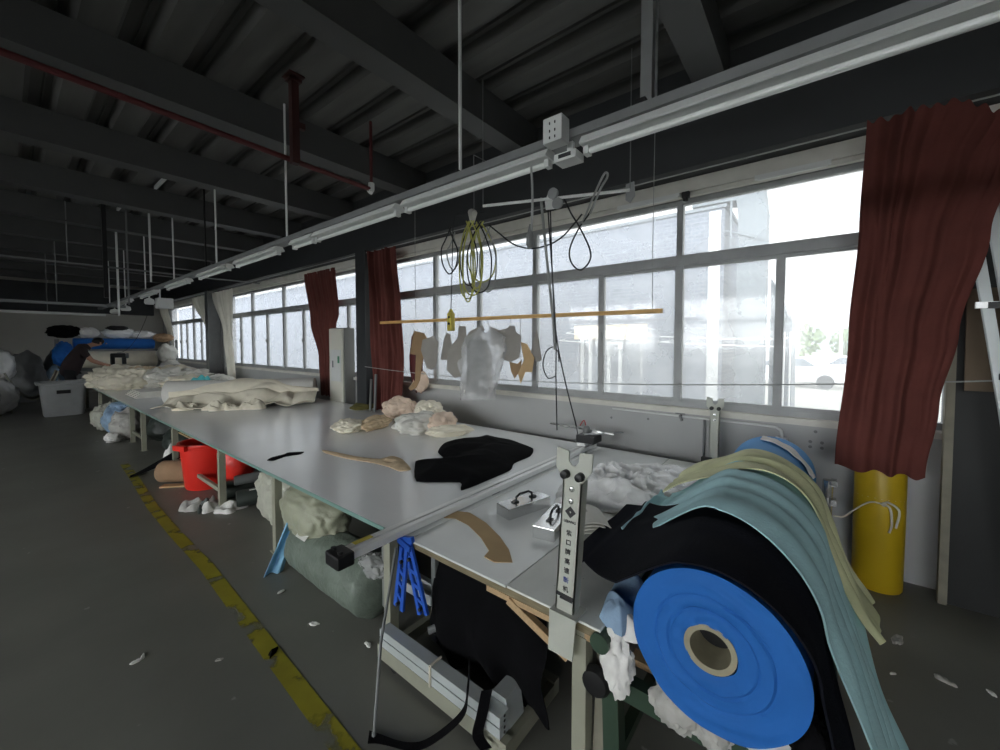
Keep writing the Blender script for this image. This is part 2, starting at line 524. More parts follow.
def blob(name, c, r, seed, m, label=None, cat=None, group=None, amp=0.12, sc=3.0, flat=0.0, sub=5, parent=None, rot=0.0, square=1.0, origin=None):
    """stuffed bag or bundle: a lumpy closed body with creases; flat cuts the underside level"""
    b = MB(); bm = b.bm
    bmesh.ops.create_icosphere(bm, subdivisions=sub, radius=1.0)
    R = Matrix.Rotation(rot, 3, 'Z')
    for v in bm.verts:
        n = v.co.normalized()
        p = Vector([math.copysign(abs(q) ** square, q) for q in n])
        d = 1 + amp * (crease(n, seed, sc) + 0.7 * noise.noise(n * 1.7 + Vector((seed, 0, seed * 2))) + 0.15 * ridged(n, seed, sc * 1.6))
        q = Vector((p.x * r[0] * d, p.y * r[1] * d, p.z * r[2] * d))
        q = R @ q
        if flat and q.z < -r[2] * (1 - flat):
            q.z = -r[2] * (1 - flat)
        v.co = q + Vector(c)
    o = b.build(name, m, parent, smooth=True, angle=1.2)
    if label: tag(o, label, cat, group)
    return o

def wave_between(a, b, sag, n=14):
    a, b = Vector(a), Vector(b)
    return [a.lerp(b, i / n) + Vector((0, 0, -sag * 4 * (i / n) * (1 - i / n))) for i in range(n + 1)]
def smooth_path(pts, k=6):
    """Catmull-Rom through the points"""
    P = [Vector(p) for p in pts]
    P = [P[0] * 2 - P[1]] + P + [P[-1] * 2 - P[-2]]
    out = []
    for i in range(1, len(P) - 2):
        for j in range(k):
            t = j / k
            a, b, c, d = P[i - 1], P[i], P[i + 1], P[i + 2]
            out.append(0.5 * ((2 * b) + (c - a) * t + (2 * a - 5 * b + 4 * c - d) * t * t + (3 * b - 3 * c + d - a) * t ** 3))
    out.append(P[-2])
    return out
def text_mesh(s, size, depth=0.0015):
    cu = bpy.data.curves.new('lettering', 'FONT')
    cu.body = s; cu.size = size; cu.align_x = 'CENTER'; cu.align_y = 'CENTER'; cu.extrude = depth
    o = bpy.data.objects.new('lettering', cu); COL.objects.link(o)
    dg = bpy.context.evaluated_depsgraph_get()
    me = bpy.data.meshes.new_from_object(o.evaluated_get(dg))
    bpy.data.objects.remove(o); bpy.data.curves.remove(cu)
    return me

# ------------------------------------------------------------------ setting: the shell of the room
WX = 3.86                       # inner face of the window wall
YB, YF, XL = -5.0, 19.5, -7.0
ZT, ZS, ZW, ZD = 0.645, 1.07, 2.96, 3.92
b = MB(); b.box(XL - .2, YB - .2, -0.2, WX + .25, YF + .2, 0); struct(b.build('floor', M['floor'], origin=(0, 0, 0)))

def deck():
    b = MB(); bm = b.bm
    prof = []
    x = XL - .2
    while x < WX + 0.3:
        prof += [(x, ZD), (x + .19, ZD), (x + .23, ZD + .085), (x + .30, ZD + .085), (x + .31, ZD + .07), (x + .32, ZD + .085), (x + .36, ZD + .085)]
        x += .40
    A = [bm.verts.new((px, YB - .2, pz)) for px, pz in prof]
    B = [bm.verts.new((px, YF + .2, pz)) for px, pz in prof]
    A2 = [bm.verts.new((px, YB - .2, ZD + .14)) for px, pz in prof]
    B2 = [bm.verts.new((px, YF + .2, ZD + .14)) for px, pz in prof]
    for i in range(len(prof) - 1):
        bm.faces.new((A[i], A[i + 1], B[i + 1], B[i]))
        bm.faces.new((A2[i], B2[i], B2[i + 1], A2[i + 1]))
        bm.faces.new((A[i], A2[i], A2[i + 1], A[i + 1]))
        bm.faces.new((B[i], B[i + 1], B2[i + 1], B2[i]))
    bm.faces.new((A[0], B[0], B2[0], A2[0])); bm.faces.new((A[-1], A2[-1], B2[-1], B[-1]))
    struct(b.build('ceiling', M['deck'], origin=(0, 0, ZD)))
deck()
for y in (-4.45, -2.7, -0.95, 0.78, 2.55, 4.32, 6.08, 7.85, 9.6, 11.35, 13.1, 14.85, 16.6, 18.35):
    b = MB()
    b.box(XL, y - .215, 3.60, WX - .27, y, 3.625)
    b.box(XL, y - .20, 3.625, WX - .27, y - .015, ZD - .002)
    struct(b.build('ceiling_beam', M['beam']))
# window wall
b = MB()
b.box(WX, YB, 0, WX + .22, YF, ZS)
b.box(WX, YB, ZW, WX + .22, YF, ZD + .1)
for y0, y1 in ((YB, -0.72), (5.40, 5.80), (12.65, 13.5), (18.5, YF)):
    b.box(WX, y0, ZS, WX + .22, y1, ZW)
struct(b.build('wall_right', M['wall'], origin=(WX, 0, 0)))
b = MB()
b.box(WX - .27, YB, 3.10, WX - .001, YF, ZD - .002)
b.box(WX - .30, YB, 3.10, WX - .001, YF, 3.125)
struct(b.build('trim_1', M['girder'], origin=(WX, 0, 3.1)))
b = MB(); b.box(WX - .07, YB, 2.985, WX - .001, YF, 3.098); b.box(WX - .045, YB, 2.95, WX - .001, YF, 2.983)
struct(b.build('trim_2', M['sill'], origin=(WX, 0, 3.0)))
b = MB(); b.box(XL - .2, YF, 0, WX + .22, YF + .2, ZD + .1); struct(b.build('wall_far', M['farwall'], origin=(0, YF, 0)))
b = MB(); b.box(XL, YF - .25, 2.7, WX - .3, YF - .001, 3.6); struct(b.build('trim_3', M['girder'], origin=(0, YF, 2.7)))
b = MB(); b.box(XL - .2, YB - .2, 0, WX + .22, YB, ZD + .1); struct(b.build('wall_near', M['farwall'], origin=(0, YB, 0)))
b = MB()
LW = ((-4.2, -0.6), (0.2, 3.8), (4.6, 8.2))
b.box(XL - .2, YB, 0, XL, YF, .9); b.box(XL - .2, YB, 3.2, XL, YF, ZD + .1)
b.box(XL - .2, YB, .9, XL, LW[0][0], 3.2); b.box(XL - .2, LW[-1][1], .9, XL, YF, 3.2)
for q0, q1 in zip(LW, LW[1:]): b.box(XL - .2, q0[1], .9, XL, q1[0], 3.2)
struct(b.build('wall_left', M['farwall'], origin=(XL, 0, 0)))

def window(nm, x, y0, y1, z0, z1, mains, lows, trans, sill=True, side=1):
    root = bpy.data.objects.new(nm, None); COL.objects.link(root); root.location = (x, (y0 + y1) / 2, z0); struct(root)
    f = MB(); g = .012
    X0, X1 = x + .03, x + .09
    w = .05
    f.box(X0, y0 + .002, z0 + .002, X1, y1 - .002, z0 + w); f.box(X0, y0 + .002, z1 - w, X1, y1 - .002, z1 - .002)
    f.box(X0, y0 + .002, z0 + w, X1, y0 + w, z1 - w); f.box(X0, y1 - w, z0 + w, X1, y1 - .002, z1 - w)
    f.box(X0 - .015, y0 + w, trans - .045, X1, y1 - w, trans + .045)
    for y in mains:
        f.box(X0 - .01, y - .033, z0 + w, X1, y + .033, trans - .045); f.box(X0 - .01, y - .026, trans + .045, X1, y + .026, z1 - w)
    for y in lows:
        f.box(X0, y - .03, z0 + w, X1 - .005, y + .03, trans - .045)
        f.box(X0 - .025, y - .012, z0 + .62, X0, y + .012, z0 + .70)
    # sash rails of the sliding lights
    ys = sorted([y0 + w] + list(mains) + list(lows) + [y1 - w])
    for a, c in zip(ys, ys[1:]):
        f.box(X0 + .01, a + .03, z0 + w, X1 - .01, c - .03, z0 + w + .028); f.box(X0 + .01, a + .03, trans - .07, X1 - .01, c - .03, trans - .045)
    f.build('window_frame', M['wframe'], root)
    p = MB(); p.box(x + .058, y0 + .03, z0 + .03, x + .060, y1 - .03, z1 - .03)
    p.build('window_pane', M['glass'], root)
    if sill:
        s_ = MB(); s_.box(x - .05, y0 - .02, z0 - .045, x + .025, y1 + .02, z0 + .003); s_.build('window_sill', M['sill'], root)
window('window_1', WX, -0.72, 5.40, ZS, ZW, (1.0, 2.58, 4.29), (-.02, .24, 1.76, 3.46)[1:], 2.41)
window('window_2', WX, 5.80, 12.65, ZS, ZW, (7.4, 9.2, 10.95), (6.6, 8.3, 10.1, 11.75), 2.41)
window('window_3', WX, 13.5, 18.5, ZS, ZW, (14.3, 15.8), (15.05, 16.6, 17.3), 2.41)
window('window_4', XL - .1, LW[0][0], LW[0][1], .9, 3.2, (-2.4,), (), 2.4, False)
for i, q in enumerate(LW[1:]): window('window_%d' % (5 + i), XL - .1, q[0], q[1], .9, 3.2, ((q[0] + q[1]) / 2,), (), 2.4, False)
for y in (-1.75, 5.6, 13.08):       # steel columns along the window wall
    b = MB()
    b.box(WX - .34, y - .13, 0, WX - .315, y + .13, 3.095); b.box(WX - .03, y - .13, 0, WX - .002, y + .13, 2.94)
    b.box(WX - .315, y - .012, 0, WX - .03, y + .012, 3.095)
    b.box(WX - .36, y - .15, 0, WX - .002, y + .15, .02)
    struct(b.build('column', M['girder'] if y < 13 else M['tray']))
# floor marking
b = MB()
ln = [(1.0, 7.4), (.985, 7.0), (.965, 6.5), (.90, 5.2), (.89, 4.3), (.895, 3.5), (.86, 2.6), (.82, 1.5), (.79, .6)]
for (xa, ya), (xb, yb) in zip(ln, ln[1:]):
    b.bm.faces.new([b.bm.verts.new(p) for p in ((xa - .043, ya, .002), (xa + .043, ya, .002), (xb + .043, yb, .002), (xb - .043, yb, .002))])
struct(b.build('floor_line', M['line']))

# ------------------------------------------------------------------ the yard outside
b = MB(); b.box(-140, -90, -.6, 140, 90, -.4); struct(b.build('yard_ground', M['extground'], origin=(10, 0, -.4)))
bld = thing('brick_building', 'grey brick building across the yard outside the windows', 'building', (11.5, 15, -.4))
b = MB(); BX = 10.0
b.box(BX, 1.65, -.4, BX + 5, 3.4, 4.65); b.box(BX, 5.2, -.4, BX + 5, 45, 4.65); b.box(BX, 3.4, 2.15, BX + 5, 5.2, 4.65)
b.box(BX + .4, 3.4, -.4, BX + 5, 5.2, 2.15)
b.build('wall', M['extbrick'], bld)
b = MB(); b.box(BX - .06, 1.6, 4.65, BX + 5.05, 45.1, 4.72); b.build('parapet', M['extmetal'], bld)
b = MB(); b.box(BX - .03, 3.3, 1.78, BX + .3, 5.3, 2.15); b.build('lintel', M['lintel'], bld)
b = MB(); b.box(BX + .2, 3.42, -.4, BX + .25, 5.18, 1.78); b.build('door_panel', M['doordark'], bld)
for yy in (3.42, 4.0, 4.32, 4.85, 5.1):
    b = MB(); b.box(BX + .1, yy, -.4, BX + .19, yy + .07, 1.78); b.build('door_post', M['paint_white'], bld)
b = MB()
b.box(BX - .03, 1.72, -.4, BX - .002, 1.95, 4.6); b.build('corner_strip', M['paint_white'], bld)
dk = thing('ventilation_duct', 'big sheet metal ventilation duct with a hooked top beside the brick building', 'duct', (10.2, 1.1, -.4))
b = MB()
b.box(9.9, .86, -.4, 10.42, 1.38, 4.4)
b.build('riser', M['extmetal'], dk)
b = MB()
pts = [(2.3, 4.75), (2.25, 5.0), (1.9, 5.3), (1.3, 5.42), (.95, 5.2), (.86, 4.4), (1.38, 4.4), (1.42, 4.72), (1.6, 4.74)]
b.poly([(9.9, y, z) for y, z in pts], (.55, 0, 0)); b.build('hood', M['extmetal'], dk)
b = MB(); b.tube([(9.8, 1.5, 4.3), (9.8, 1.5, 4.72)], .02); b.tube([(9.85, .9, 3.8), (9.85, 1.6, 4.1)], .02); b.tube([(9.85, 1.5, 3.5), (9.85, 1.5, 4.7)], .02); b.build('bracket', M['extmetal'], dk)
sh = thing('metal_shed', 'pale sloped metal shed right of the ventilation duct', 'shed', (11, .45, -.4))
b = MB(); b.poly([(10.6, y, z) for y, z in ((.82, -.4), (.82, 3.1), (.42, 2.1), (.40, -.4))], (2.0, 0, 0)); b.build('wall', M['extmetal'], sh)
for yy in (.44, .55, .66):
    b = MB(); b.tube([(10.5, yy, -.4), (10.5, yy, 1.9)], .02); b.build('pole', M['paint_white'], sh)
for k, (za, zb, ya, yb) in enumerate(((2.0, 1.75, 4.9, .5), (1.9, 1.6, 5.0, .6), (1.75, 1.72, 5.6, 2.6), (1.95, 1.9, 5.4, 3.2))):
    b = MB(); b.tube([(9.995, ya, za + .04)] + wave_between((9.7, ya, za), (9.7, yb, zb), .06) + [(9.995 if yb > 1.7 else 10.58, yb, zb + .04)], .014)
    tag(b.build('overhead_cable', M['paint_white']), 'white cable on the brick wall outside, %s' % ('longest and uppermost at its left end', 'second, running to the shed', 'short one over the doorway', 'short high one left of the doorway')[k], 'cable', 'cables across the yard')
rnd = random.Random(5)
def tree(x, y, h, r, label):
    t = thing('tree', label, 'tree', (x, y, -.4), 'trees beyond the yard')
    b = MB(); b.tube([(x, y, -.4), (x + .1, y, h * .4), (x, y + .1, h * .75)], [.18, .13, .05]); b.build('trunk', M['bark'], t)
    b = MB()
    for i in range(420):
        v = Vector((rnd.gauss(0, 1), rnd.gauss(0, 1), rnd.gauss(0, 1))).normalized() * rnd.random() ** .4
        c = Vector((x + v.x * r, y + v.y * r, h * .58 + v.z * h * .42)); q = r * rnd.uniform(.1, .2)
        a = Vector((rnd.uniform(-1, 1), rnd.uniform(-1, 1), rnd.uniform(-1, 1))).normalized(); d = a.orthogonal().normalized()
        e = a.cross(d)
        b.bm.faces.new([b.bm.verts.new(c + d * q), b.bm.verts.new(c + e * q * .6), b.bm.verts.new(c - d * q), b.bm.verts.new(c - e * q * .6)])
    b.build('crown', M['leaf'], t)
tree(42, .9, 3.4, 1.5, 'hazy green tree seen through the right window, nearest the window edge')
tree(46, -2.4, 3.0, 1.6, 'hazy green tree beside the utility pole in the right window')
tree(51, -5.6, 3.3, 1.7, 'hazy green tree just left of the red curtain')
for (x, y, h, lab) in ((34, 1.05, 5.2, 'tall utility pole with a cross arm left of the trees'), (36, -1.3, 4.4, 'slim pale pole in the middle of the right window'), (30, -1.55, 3.4, 'slim pale pole nearest the red curtain')):
    t = thing('utility_pole', lab, 'pole', (x, y, -.4), 'poles across the yard')
    b = MB(); b.tube([(x, y, -.4), (x, y, h)], [.12, .08]); b.build('pole', M['pole'], t)
    b = MB(); b.beam((x, y - .5, h - .3), (x, y + .5, h - .3), .08, .08); b.beam((x, y - .35, h - .7), (x, y + .35, h - .7), .08, .08); b.build('cross_arm', M['pole'], t)
def car(x, y, lab):
    t = thing('car', lab, 'car', (x, y, -.4), 'cars parked in the yard')
    b = MB(); pr = [(-2.1, .3), (-2.15, .75), (-1.9, .95), (-1.2, 1.0), (-.6, 1.42), (.7, 1.45), (1.4, 1.02), (2.0, .9), (2.15, .6), (2.1, .3)]
    b.poly([(x - .85, y + p, q - .4) for p, q in pr], (1.7, 0, 0)); b.build('body', M['carwhite'], t)
    b = MB(); b.poly([(x - .87, y + p, q - .4) for p, q in ((-1.0, 1.02), (-.55, 1.36), (.65, 1.38), (1.15, 1.02))], (.015, 0, 0)); b.build('side_window', M['doordark'], t)
    for p in (-1.35, 1.35):
        b = MB(); b.lathe([(.1, -.02), (.32, 0), (.32, .2), (.1, .22)], (x - .9, y + p, -.08), 'X', 18); b.build('wheel', M['tyre'], t)
car(24, 1.0, 'white car parked in the yard, left one behind the right window')
car(27, -1.6, 'white car parked in the yard, right one near the curtain')
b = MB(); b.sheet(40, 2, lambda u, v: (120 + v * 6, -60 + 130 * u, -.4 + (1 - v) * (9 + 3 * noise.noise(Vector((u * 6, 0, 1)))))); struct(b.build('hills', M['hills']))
# ------------------------------------------------------------------ the long cutting table
TX0, TX1 = 1.28, 3.62
YE, YC, YM, YT = 0.57, 0.985, 1.62, 15.4
tb = thing('cutting_table', 'long white topped cutting table running the length of the window wall', 'table', (2.45, 6.0, 0))
b = MB(); b.box(TX0, YM + .002, ZT - .022, TX1, YT, ZT); b.build('tabletop', M['tabletop'], tb)
b = MB(); b.box(TX0 - .006, YM + .002, ZT - .024, TX0 - .0005, YT, ZT - .001); b.build('edge_strip', M['glassedge'], tb)
b = MB(); b.box(TX0 - .004, YC + .004, ZT - .010, TX1, YM - .002, ZT); b.build('table_plate', M['plate'], tb)
b = MB(); b.box(TX0, YE, ZT - .010, TX1, YC - .002, ZT - .0005); b.build('end_panel', M['boardtop'], tb)
b = MB(); b.box(TX0 + .006, YE + .006, ZT - .045, TX1 - .004, YM + .1, ZT - .0225 + .0115); b.build('underlay_board', M['plyedge'], tb)
LEGY = [.66, 1.84, 3.32, 4.60, 6.3, 8.1, 8.95, 10.6, 12.4, 14.6]
for y in LEGY:
    for x in (TX0 + .045, TX1 - .06):
        b = MB(); b.box(x - .028, y - .028, 0, x + .028, y + .028, ZT - .075); b.box(x - .045, y - .045, 0, x + .045, y + .045, .006)
        b.build('leg', M['legpaint'], tb)
    b = MB(); b.box(TX0 + .02, y - .025, ZT - .074, TX1 - .02, y + .025, ZT - .0455 if y < 2 else ZT - .0225); b.build('cross_rail', M['legpaint'], tb)
for x in (TX0 + .10, TX1 - .12):
    b = MB(); b.box(x - .02, 2.0, ZT - .07, x + .02, YT - .05, ZT - .0225); b.build('long_rail', M['legpaint'], tb)
for a, c in ((8.1, 8.95), (8.95, 10.6), (4.6, 6.3)):
    b = MB(); b.box(TX0 + .035, a + .03, .16, TX0 + .065, c - .03, .20); b.build('stretcher', M['legpaint'], tb)
b = MB(); b.beam((1.36, .60, .08), (1.40, .60, .60), .05, .03); b.beam((1.37, .62, .12), (1.95, .62, .56), .07, .03); b.build('end_brace', M['greywood'], tb)
b = MB(); b.beam((1.29, .98, .585), (1.33, .72, .44), .03, .03); b.box(1.285, .72, .575, 1.34, 1.10, .599); b.build('corner_brace', M['wood'], tb)
b = MB(); b.box(1.30, YE - .012, .565, 1.45, YE + .07, .598); b.build('end_block', M['wood'], tb)

# ------------------------------------------------------------------ end posts with forked tops
def end_post(x, y, z0, z1, lean, label, wide, text):
    t = thing('end_post', label, 'post', (x, y, z0))
    w = wide; ln = lambda z: y + lean * (z - z0)
    def q(dy, z): return (x, ln(z) + dy, z)
    zf = z1 - .075
    b = MB()
    # plate outline with the forked top
    out = [q(w * .5, z0 + .02), q(-w * .5, z0 + .02), q(-w * .5, zf - .04), q(-w * .93, zf + .01), q(-w * .93, z1), q(-w * .28, z1 - .004), q(-w * .26, zf + .035), q(-w * .1, zf + .02),
           q(w * .1, zf + .02), q(w * .26, zf + .035), q(w * .28, z1 - .004), q(w * .93, z1 + .006), q(w * .93, zf + .01), q(w * .5, zf - .04)]
    b.poly(out, (.008, 0, 0))
    for s in (-1, 1):
        b.poly([q(s * w * .5, z0 + .02), q(s * w * .5, zf - .035), q(s * w * .42, zf - .035), q(s * w * .42, z0 + .02)], (.045, 0, 0))
    fp = b.build('forked_plate', M['postpaint'], t)
    b = MB(); zb = z0 - .145
    b.poly([(x - .006, ln(z0) + w * .72, z0 + .012), (x - .006, ln(z0) - w * .72, z0 + .012), (x - .006, ln(zb) - w * .66, zb), (x - .006, ln(zb) + w * .66, zb)], (-.006, 0, 0))
    b.box(x - .008, ln(z0) - w * .72, z0 + .0005, x + .075, ln(z0) + w * .72, z0 + .012)
    b.build('clamp_bracket', M['postpaint'], t)
    for s in (-.42, .34):
        b = MB(); b.lathe([(.004, -.026), (.014, -.024), (.016, -.008), (.016, 0)], q(s * w, zf - .012), 'X', 16); b.build('bolt', M['black'], t)
    for k in (.07, .115):
        b = MB(); b.lathe([(.004, -.006), (.009, -.005), (.011, 0)], q(0, zf - k + .005), 'X', 14); b.build('screw', M['chrome'], t)
    if text:
        zc = zf - .150
        b = MB(); r = .022
        for (u, v) in ((-.5, .5), (.5, -.5)):       # two hooked halves of the diamond mark
            sgn = 1 if u < 0 else -1
            pts = [(0, 1), (-1, 0), (-.42, -.58), (-.05, -.22), (-.20, 0), (0, .20), (.2, .0), (.50, .5)]
            b.poly([(x - .0005, ln(zc) + sgn * (-p) * r * 1.0, zc + sgn * s_ * r) for p, s_ in pts], (-.0015, 0, 0))
        b.build('logo', M['ink'], fp)
        R = Matrix(((0, 0, -1, 0), (-1, 0, 0, 0), (0, 1, 0, 0), (0, 0, 0, 1)))      # lettering reads from the aisle
        def put(s_, size, z, m, nm):
            me = text_mesh(s_, size)
            o = bpy.data.objects.new(nm, me)
            me.transform(Matrix.Translation((x - .0012, ln(z), z)) @ R)
            wl = wloc(t); me.transform(Matrix.Translation(-wl))
            me.materials.append(m); COL.objects.link(o); o.parent = fp
        put('LEJIANG', .0135, zc - .036, M['ink'], 'lettering')
        for i, ch in enumerate('紫口牌高速断机'):
            put(ch, .023, zc - .080 - i * .0355, M['blueink'] if i == 5 else M['ink'], 'lettering')
        b = MB(); b.beam((x - .003, ln(z0 + .075) - .035, z0 + .078), (x - .003, ln(z0 + .075) + .035, z0 + .083), .004, .012); b.beam((x - .003, ln(z0 + .075) - .03, z0 + .068), (x - .003, ln(z0 + .075) + .02, z0 + .07), .004, .006); b.build('ink_mark', M['ink'], fp)
    return t
end_post(1.262, .705, ZT, 1.268, -.062, 'grey forked end post with black lettering clamped to the near table corner', .076, True)
end_post(3.69, .655, ZT, 1.20, -.01, 'small grey forked end post on the far table edge under the window', .07, False)
b = MB(); b.lathe([(.01, 0), (.045, .005), (.055, .02), (.055, .035), (.03, .045)], (1.29, .60, .42), 'X', 20)
tag(b.build('clamp_knob', M['black'], smooth=True), 'round black knob hanging below the near table corner beside the end post', 'knob')
kb = MB(); kb.box(3.64, .66, .60, 3.685, .74, .70, bev=.006); tag(kb.build('rail_stop', M['black']), 'small black stop block at the foot of the far end post', 'block')

# ------------------------------------------------------------------ guide rail across the table
RY = 1.70
rl = thing('guide_rail', 'aluminium guide rail laid across the table with its end over the aisle', 'rail', (2.2, RY, ZT))
b = MB()
b.box(.98, RY - .05, ZT + .008, 3.58, RY - .012, ZT + .045, bev=.006)
b.box(.98, RY - .012, ZT + .008, 3.58, RY + .008, ZT + .030)
b.box(.98, RY + .008, ZT + .008, 3.58, RY + .045, ZT + .040, bev=.004)
b.build('rail_profile', M['alu'], rl)
b = MB(); b.box(.98, RY - .004, ZT + .0302, 3.58, RY + .004, ZT + .033); b.build('belt', M['black'], rl)
b = MB(); b.box(.90, RY - .06, ZT - .012, .985, RY + .055, ZT + .052, bev=.010); b.cyl((.93, RY - .03, ZT + .052), (.93, RY - .03, ZT + .064), .012); b.cyl((.93, RY + .03, ZT + .052), (.93, RY + .03, ZT + .064), .012); b.build('end_cap', M['black'], rl)
b = MB(); b.box(1.03, RY + .010, ZT + .0402, 1.13, RY + .043, ZT + .0415); b.build('yellow_tape', M['yellowpend'], rl)
for y0 in (2.0, 3.3):
    b = MB(); b.box(y0, RY - .04, ZT + .0005, y0 + .08, RY + .04, ZT + .008); b.build('foot', M['black'], rl)
ct = thing('rail_cutter', 'small fabric cutter on steel bars at the far end of the guide rail', 'cutter', (3.45, RY, ZT + .045))
b = MB(); b.box(3.36, RY - .03, ZT + .046, 3.56, RY + .05, ZT + .075); b.build('base', M['alu'], ct)
b = MB(); b.box(3.36, RY - .12, ZT + .076, 3.54, RY + .06, ZT + .15, bev=.008); b.build('housing', M['black'], ct)
b = MB(); b.lathe([(.012, 0), (.035, .004), (.035, .05), (.02, .075)], (3.46, RY - .0, ZT + .15), 'Z', 18); b.build('motor', M['tray'], ct)
b = MB(); b.beam((3.50, RY + .42, ZT + .192), (3.50, RY - .26, ZT + .172), .035, .016); b.beam((3.36, RY - .02, ZT + .165), (3.66, RY - .28, ZT + .165), .03, .014); b.build('handle_bar', M['chrome'], ct)
b = MB(); b.tube(smooth_path([(3.46, RY, ZT + .18), (3.47, RY + .03, ZT + .27), (3.44, RY + .06, ZT + .22)]), .005); b.build('lead', M['redwire'], ct)

# ------------------------------------------------------------------ things on the near end of the table
def weight(x, y, rz, label):
    t = thing('fabric_weight', label, 'weight', (x, y, ZT + .0005), 'steel fabric weights on the table plate')
    t.rotation_euler = (0, 0, 0)
    b = MB(); b.box(-.165, -.06, 0, .165, .06, .066, bev=.004)
    for v in b.bm.verts: v.co += Vector((x, y, ZT + .0005))
    body = b.build('block', M['chrome'], t)
    b = MB()
    p0 = Vector((x, y, ZT + .0670))
    b.tube([p0 + Vector(q) for q in ((-.065, 0, 0), (-.06, 0, .028), (-.035, 0, .042), (.035, 0, .042), (.06, 0, .028), (.065, 0, 0))], .007)
    for s in (-1, 1): b.box(x + s * .07 - .02, y - .014, ZT + .0671, x + s * .07 + .02, y + .014, ZT + .073)
    b.build('handle', M['black'], t)
    t.rotation_euler = (0, 0, rz)
weight(1.94, 1.36, math.radians(-14), 'steel fabric weight with a black handle, lying nearer the guide rail')
weight(1.86, 1.10, math.radians(10), 'steel fabric weight with a black handle, pointing at the end post')
b = MB()
pc = [(1.586,1.693,0.645), (1.666,1.682,0.645), (1.705,1.588,0.645), (1.664,1.427,0.645), (1.587,1.265,0.645), (1.512,1.149,0.645), (1.434,1.069,0.645), (1.381,1.136,0.645), (1.388,1.203,0.645), (1.444,1.219,0.645), (1.517,1.335,0.645), (1.583,1.489,0.645), (1.597,1.604,0.645), (1.562,1.659,0.645)]
b.poly(pc, (0, 0, .003)); tag(b.build('paper_pattern', M['cardboard']), 'curved tan card pattern piece lying on the table plate', 'pattern')
# white film parcel of cloth, and printed bundles
heap('film_parcel', 2.72, .98, ZT, .62, .36, .12, 3, M['filmover'], rot=math.radians(-28), label='white plastic film parcel spread behind the end post', cat='parcel', sc=13, amp=.6, nr=34, ns=110, edge=.12, spread=.5)
heap('wrapped_bundle', 2.06, 1.12, ZT, .15, .08, .08, 8, M['filmover'], rot=math.radians(50), label='film wrapped fabric bundle just right of the end post, the larger and rear one', cat='bundle', sc=9, amp=.5, edge=.1, spread=.35)
def fold_bundle(cx, cy, rz, label):
    t = thing('folded_bundle', label, 'bundle', (cx, cy, ZT))
    b = MB()
    for k in range(4):
        def f(u, v, k=k):
            a = rz; lx = (u - .5) * .24; r = .022 + .016 * k
            ang = math.pi * v
            ly, lz = math.cos(ang) * (r + .05), math.sin(ang) * r * 1.1 + .006 + .002 * math.sin(u * 9 + k)
            return (cx + lx * math.cos(a) - ly * math.sin(a), cy + lx * math.sin(a) + ly * math.cos(a), ZT + lz)
        b.sheet(14, 14, f, .004)
    b.build('folds', M['offwhite'], t, smooth=True)
    b = MB(); b.sheet(10, 8, lambda u, v: (cx + (u - .5) * .16 * math.cos(rz) - (v - .5) * .09 * math.sin(rz), cy + (u - .5) * .16 * math.sin(rz) + (v - .5) * .09 * math.cos(rz), ZT + .086 + .006 * math.sin(u * 7) * math.sin(v * 9) - .03 * (2 * v - 1) ** 2), .004)
    b.build('patterned_patch', M['greyrag'], t, smooth=True)
fold_bundle(1.96, .955, math.radians(40), 'small folded white bundle with a grey patch beside the end post')
def garment(name, label, outline, h, m, seed, cat, z=ZT, sc=5, amp=.5, res=46, edge_h=.012):
    """soft piece of cloth lying on a surface inside a drawn outline"""
    P = [Vector((p[0], p[1], 0)) for p in outline]; n_ = len(P); outline = []
    for i in range(n_):
        a, b_, c, d = P[i - 1], P[i], P[(i + 1) % n_], P[(i + 2) % n_]
        for t in (0, .25, .5, .75):
            q = 0.5 * ((2 * b_) + (c - a) * t + (2 * a - 5 * b_ + 4 * c - d) * t * t + (3 * b_ - 3 * c + d - a) * t ** 3)
            outline.append((q.x * .55 + (b_.lerp(c, t)).x * .45, q.y * .55 + (b_.lerp(c, t)).y * .45))
    xs = [p[0] for p in outline]; ys = [p[1] for p in outline]
    def inside(x, y):
        c = False; n = len(outline)
        for i in range(n):
            x1, y1 = outline[i][:2]; x2, y2 = outline[i - 1][:2]
            if (y1 > y) != (y2 > y) and x < (x2 - x1) * (y - y1) / (y2 - y1) + x1: c = not c
        return c
    def dist(x, y):
        d = 9
        for i in range(len(outline)):
            a = Vector(outline[i][:2]); c = Vector(outline[i - 1][:2]); p = Vector((x, y))
            ab = c - a; t = max(0, min(1, (p - a).dot(ab) / max(ab.length_squared, 1e-9)))
            d = min(d, (a + ab * t - p).length)
        return d
    b = MB(); bm = b.bm
    vs = [bm.verts.new((p[0], p[1], 0)) for p in outline]
    bm.faces.new(vs)
    bmesh.ops.triangulate(bm, faces=bm.faces[:])
    size = max(max(xs) - min(xs), max(ys) - min(ys))
    for _ in range(7):
        es = [e for e in bm.edges if e.calc_length() > size / res]
        if not es: break
        bmesh.ops.subdivide_edges(bm, edges=es, cuts=1)
        bmesh.ops.triangulate(bm, faces=[f for f in bm.faces if len(f.verts) > 3])
    bmesh.ops.beautify_fill(bm, faces=bm.faces[:], edges=[e for e in bm.edges if not e.is_boundary])
    for v in bm.verts:
        d = dist(v.co.x, v.co.y)
        k = 1 - math.exp(-d / (size * .06))
        p = (v.co.x, v.co.y, 0)
        v.co.z = z + edge_h + max(0, k * h * (.6 + amp * (.5 * crease(p, seed, sc) + .6 * ridged(p, seed, sc * .7))))
    top = bm.faces[:]
    r = bmesh.ops.extrude_face_region(bm, geom=top)
    for v in [g for g in r['geom'] if isinstance(g, bmesh.types.BMVert)]: v.co.z = z + .001
    o = b.build(name, m, smooth=True, angle=1.1)
    return tag(o, label, cat)
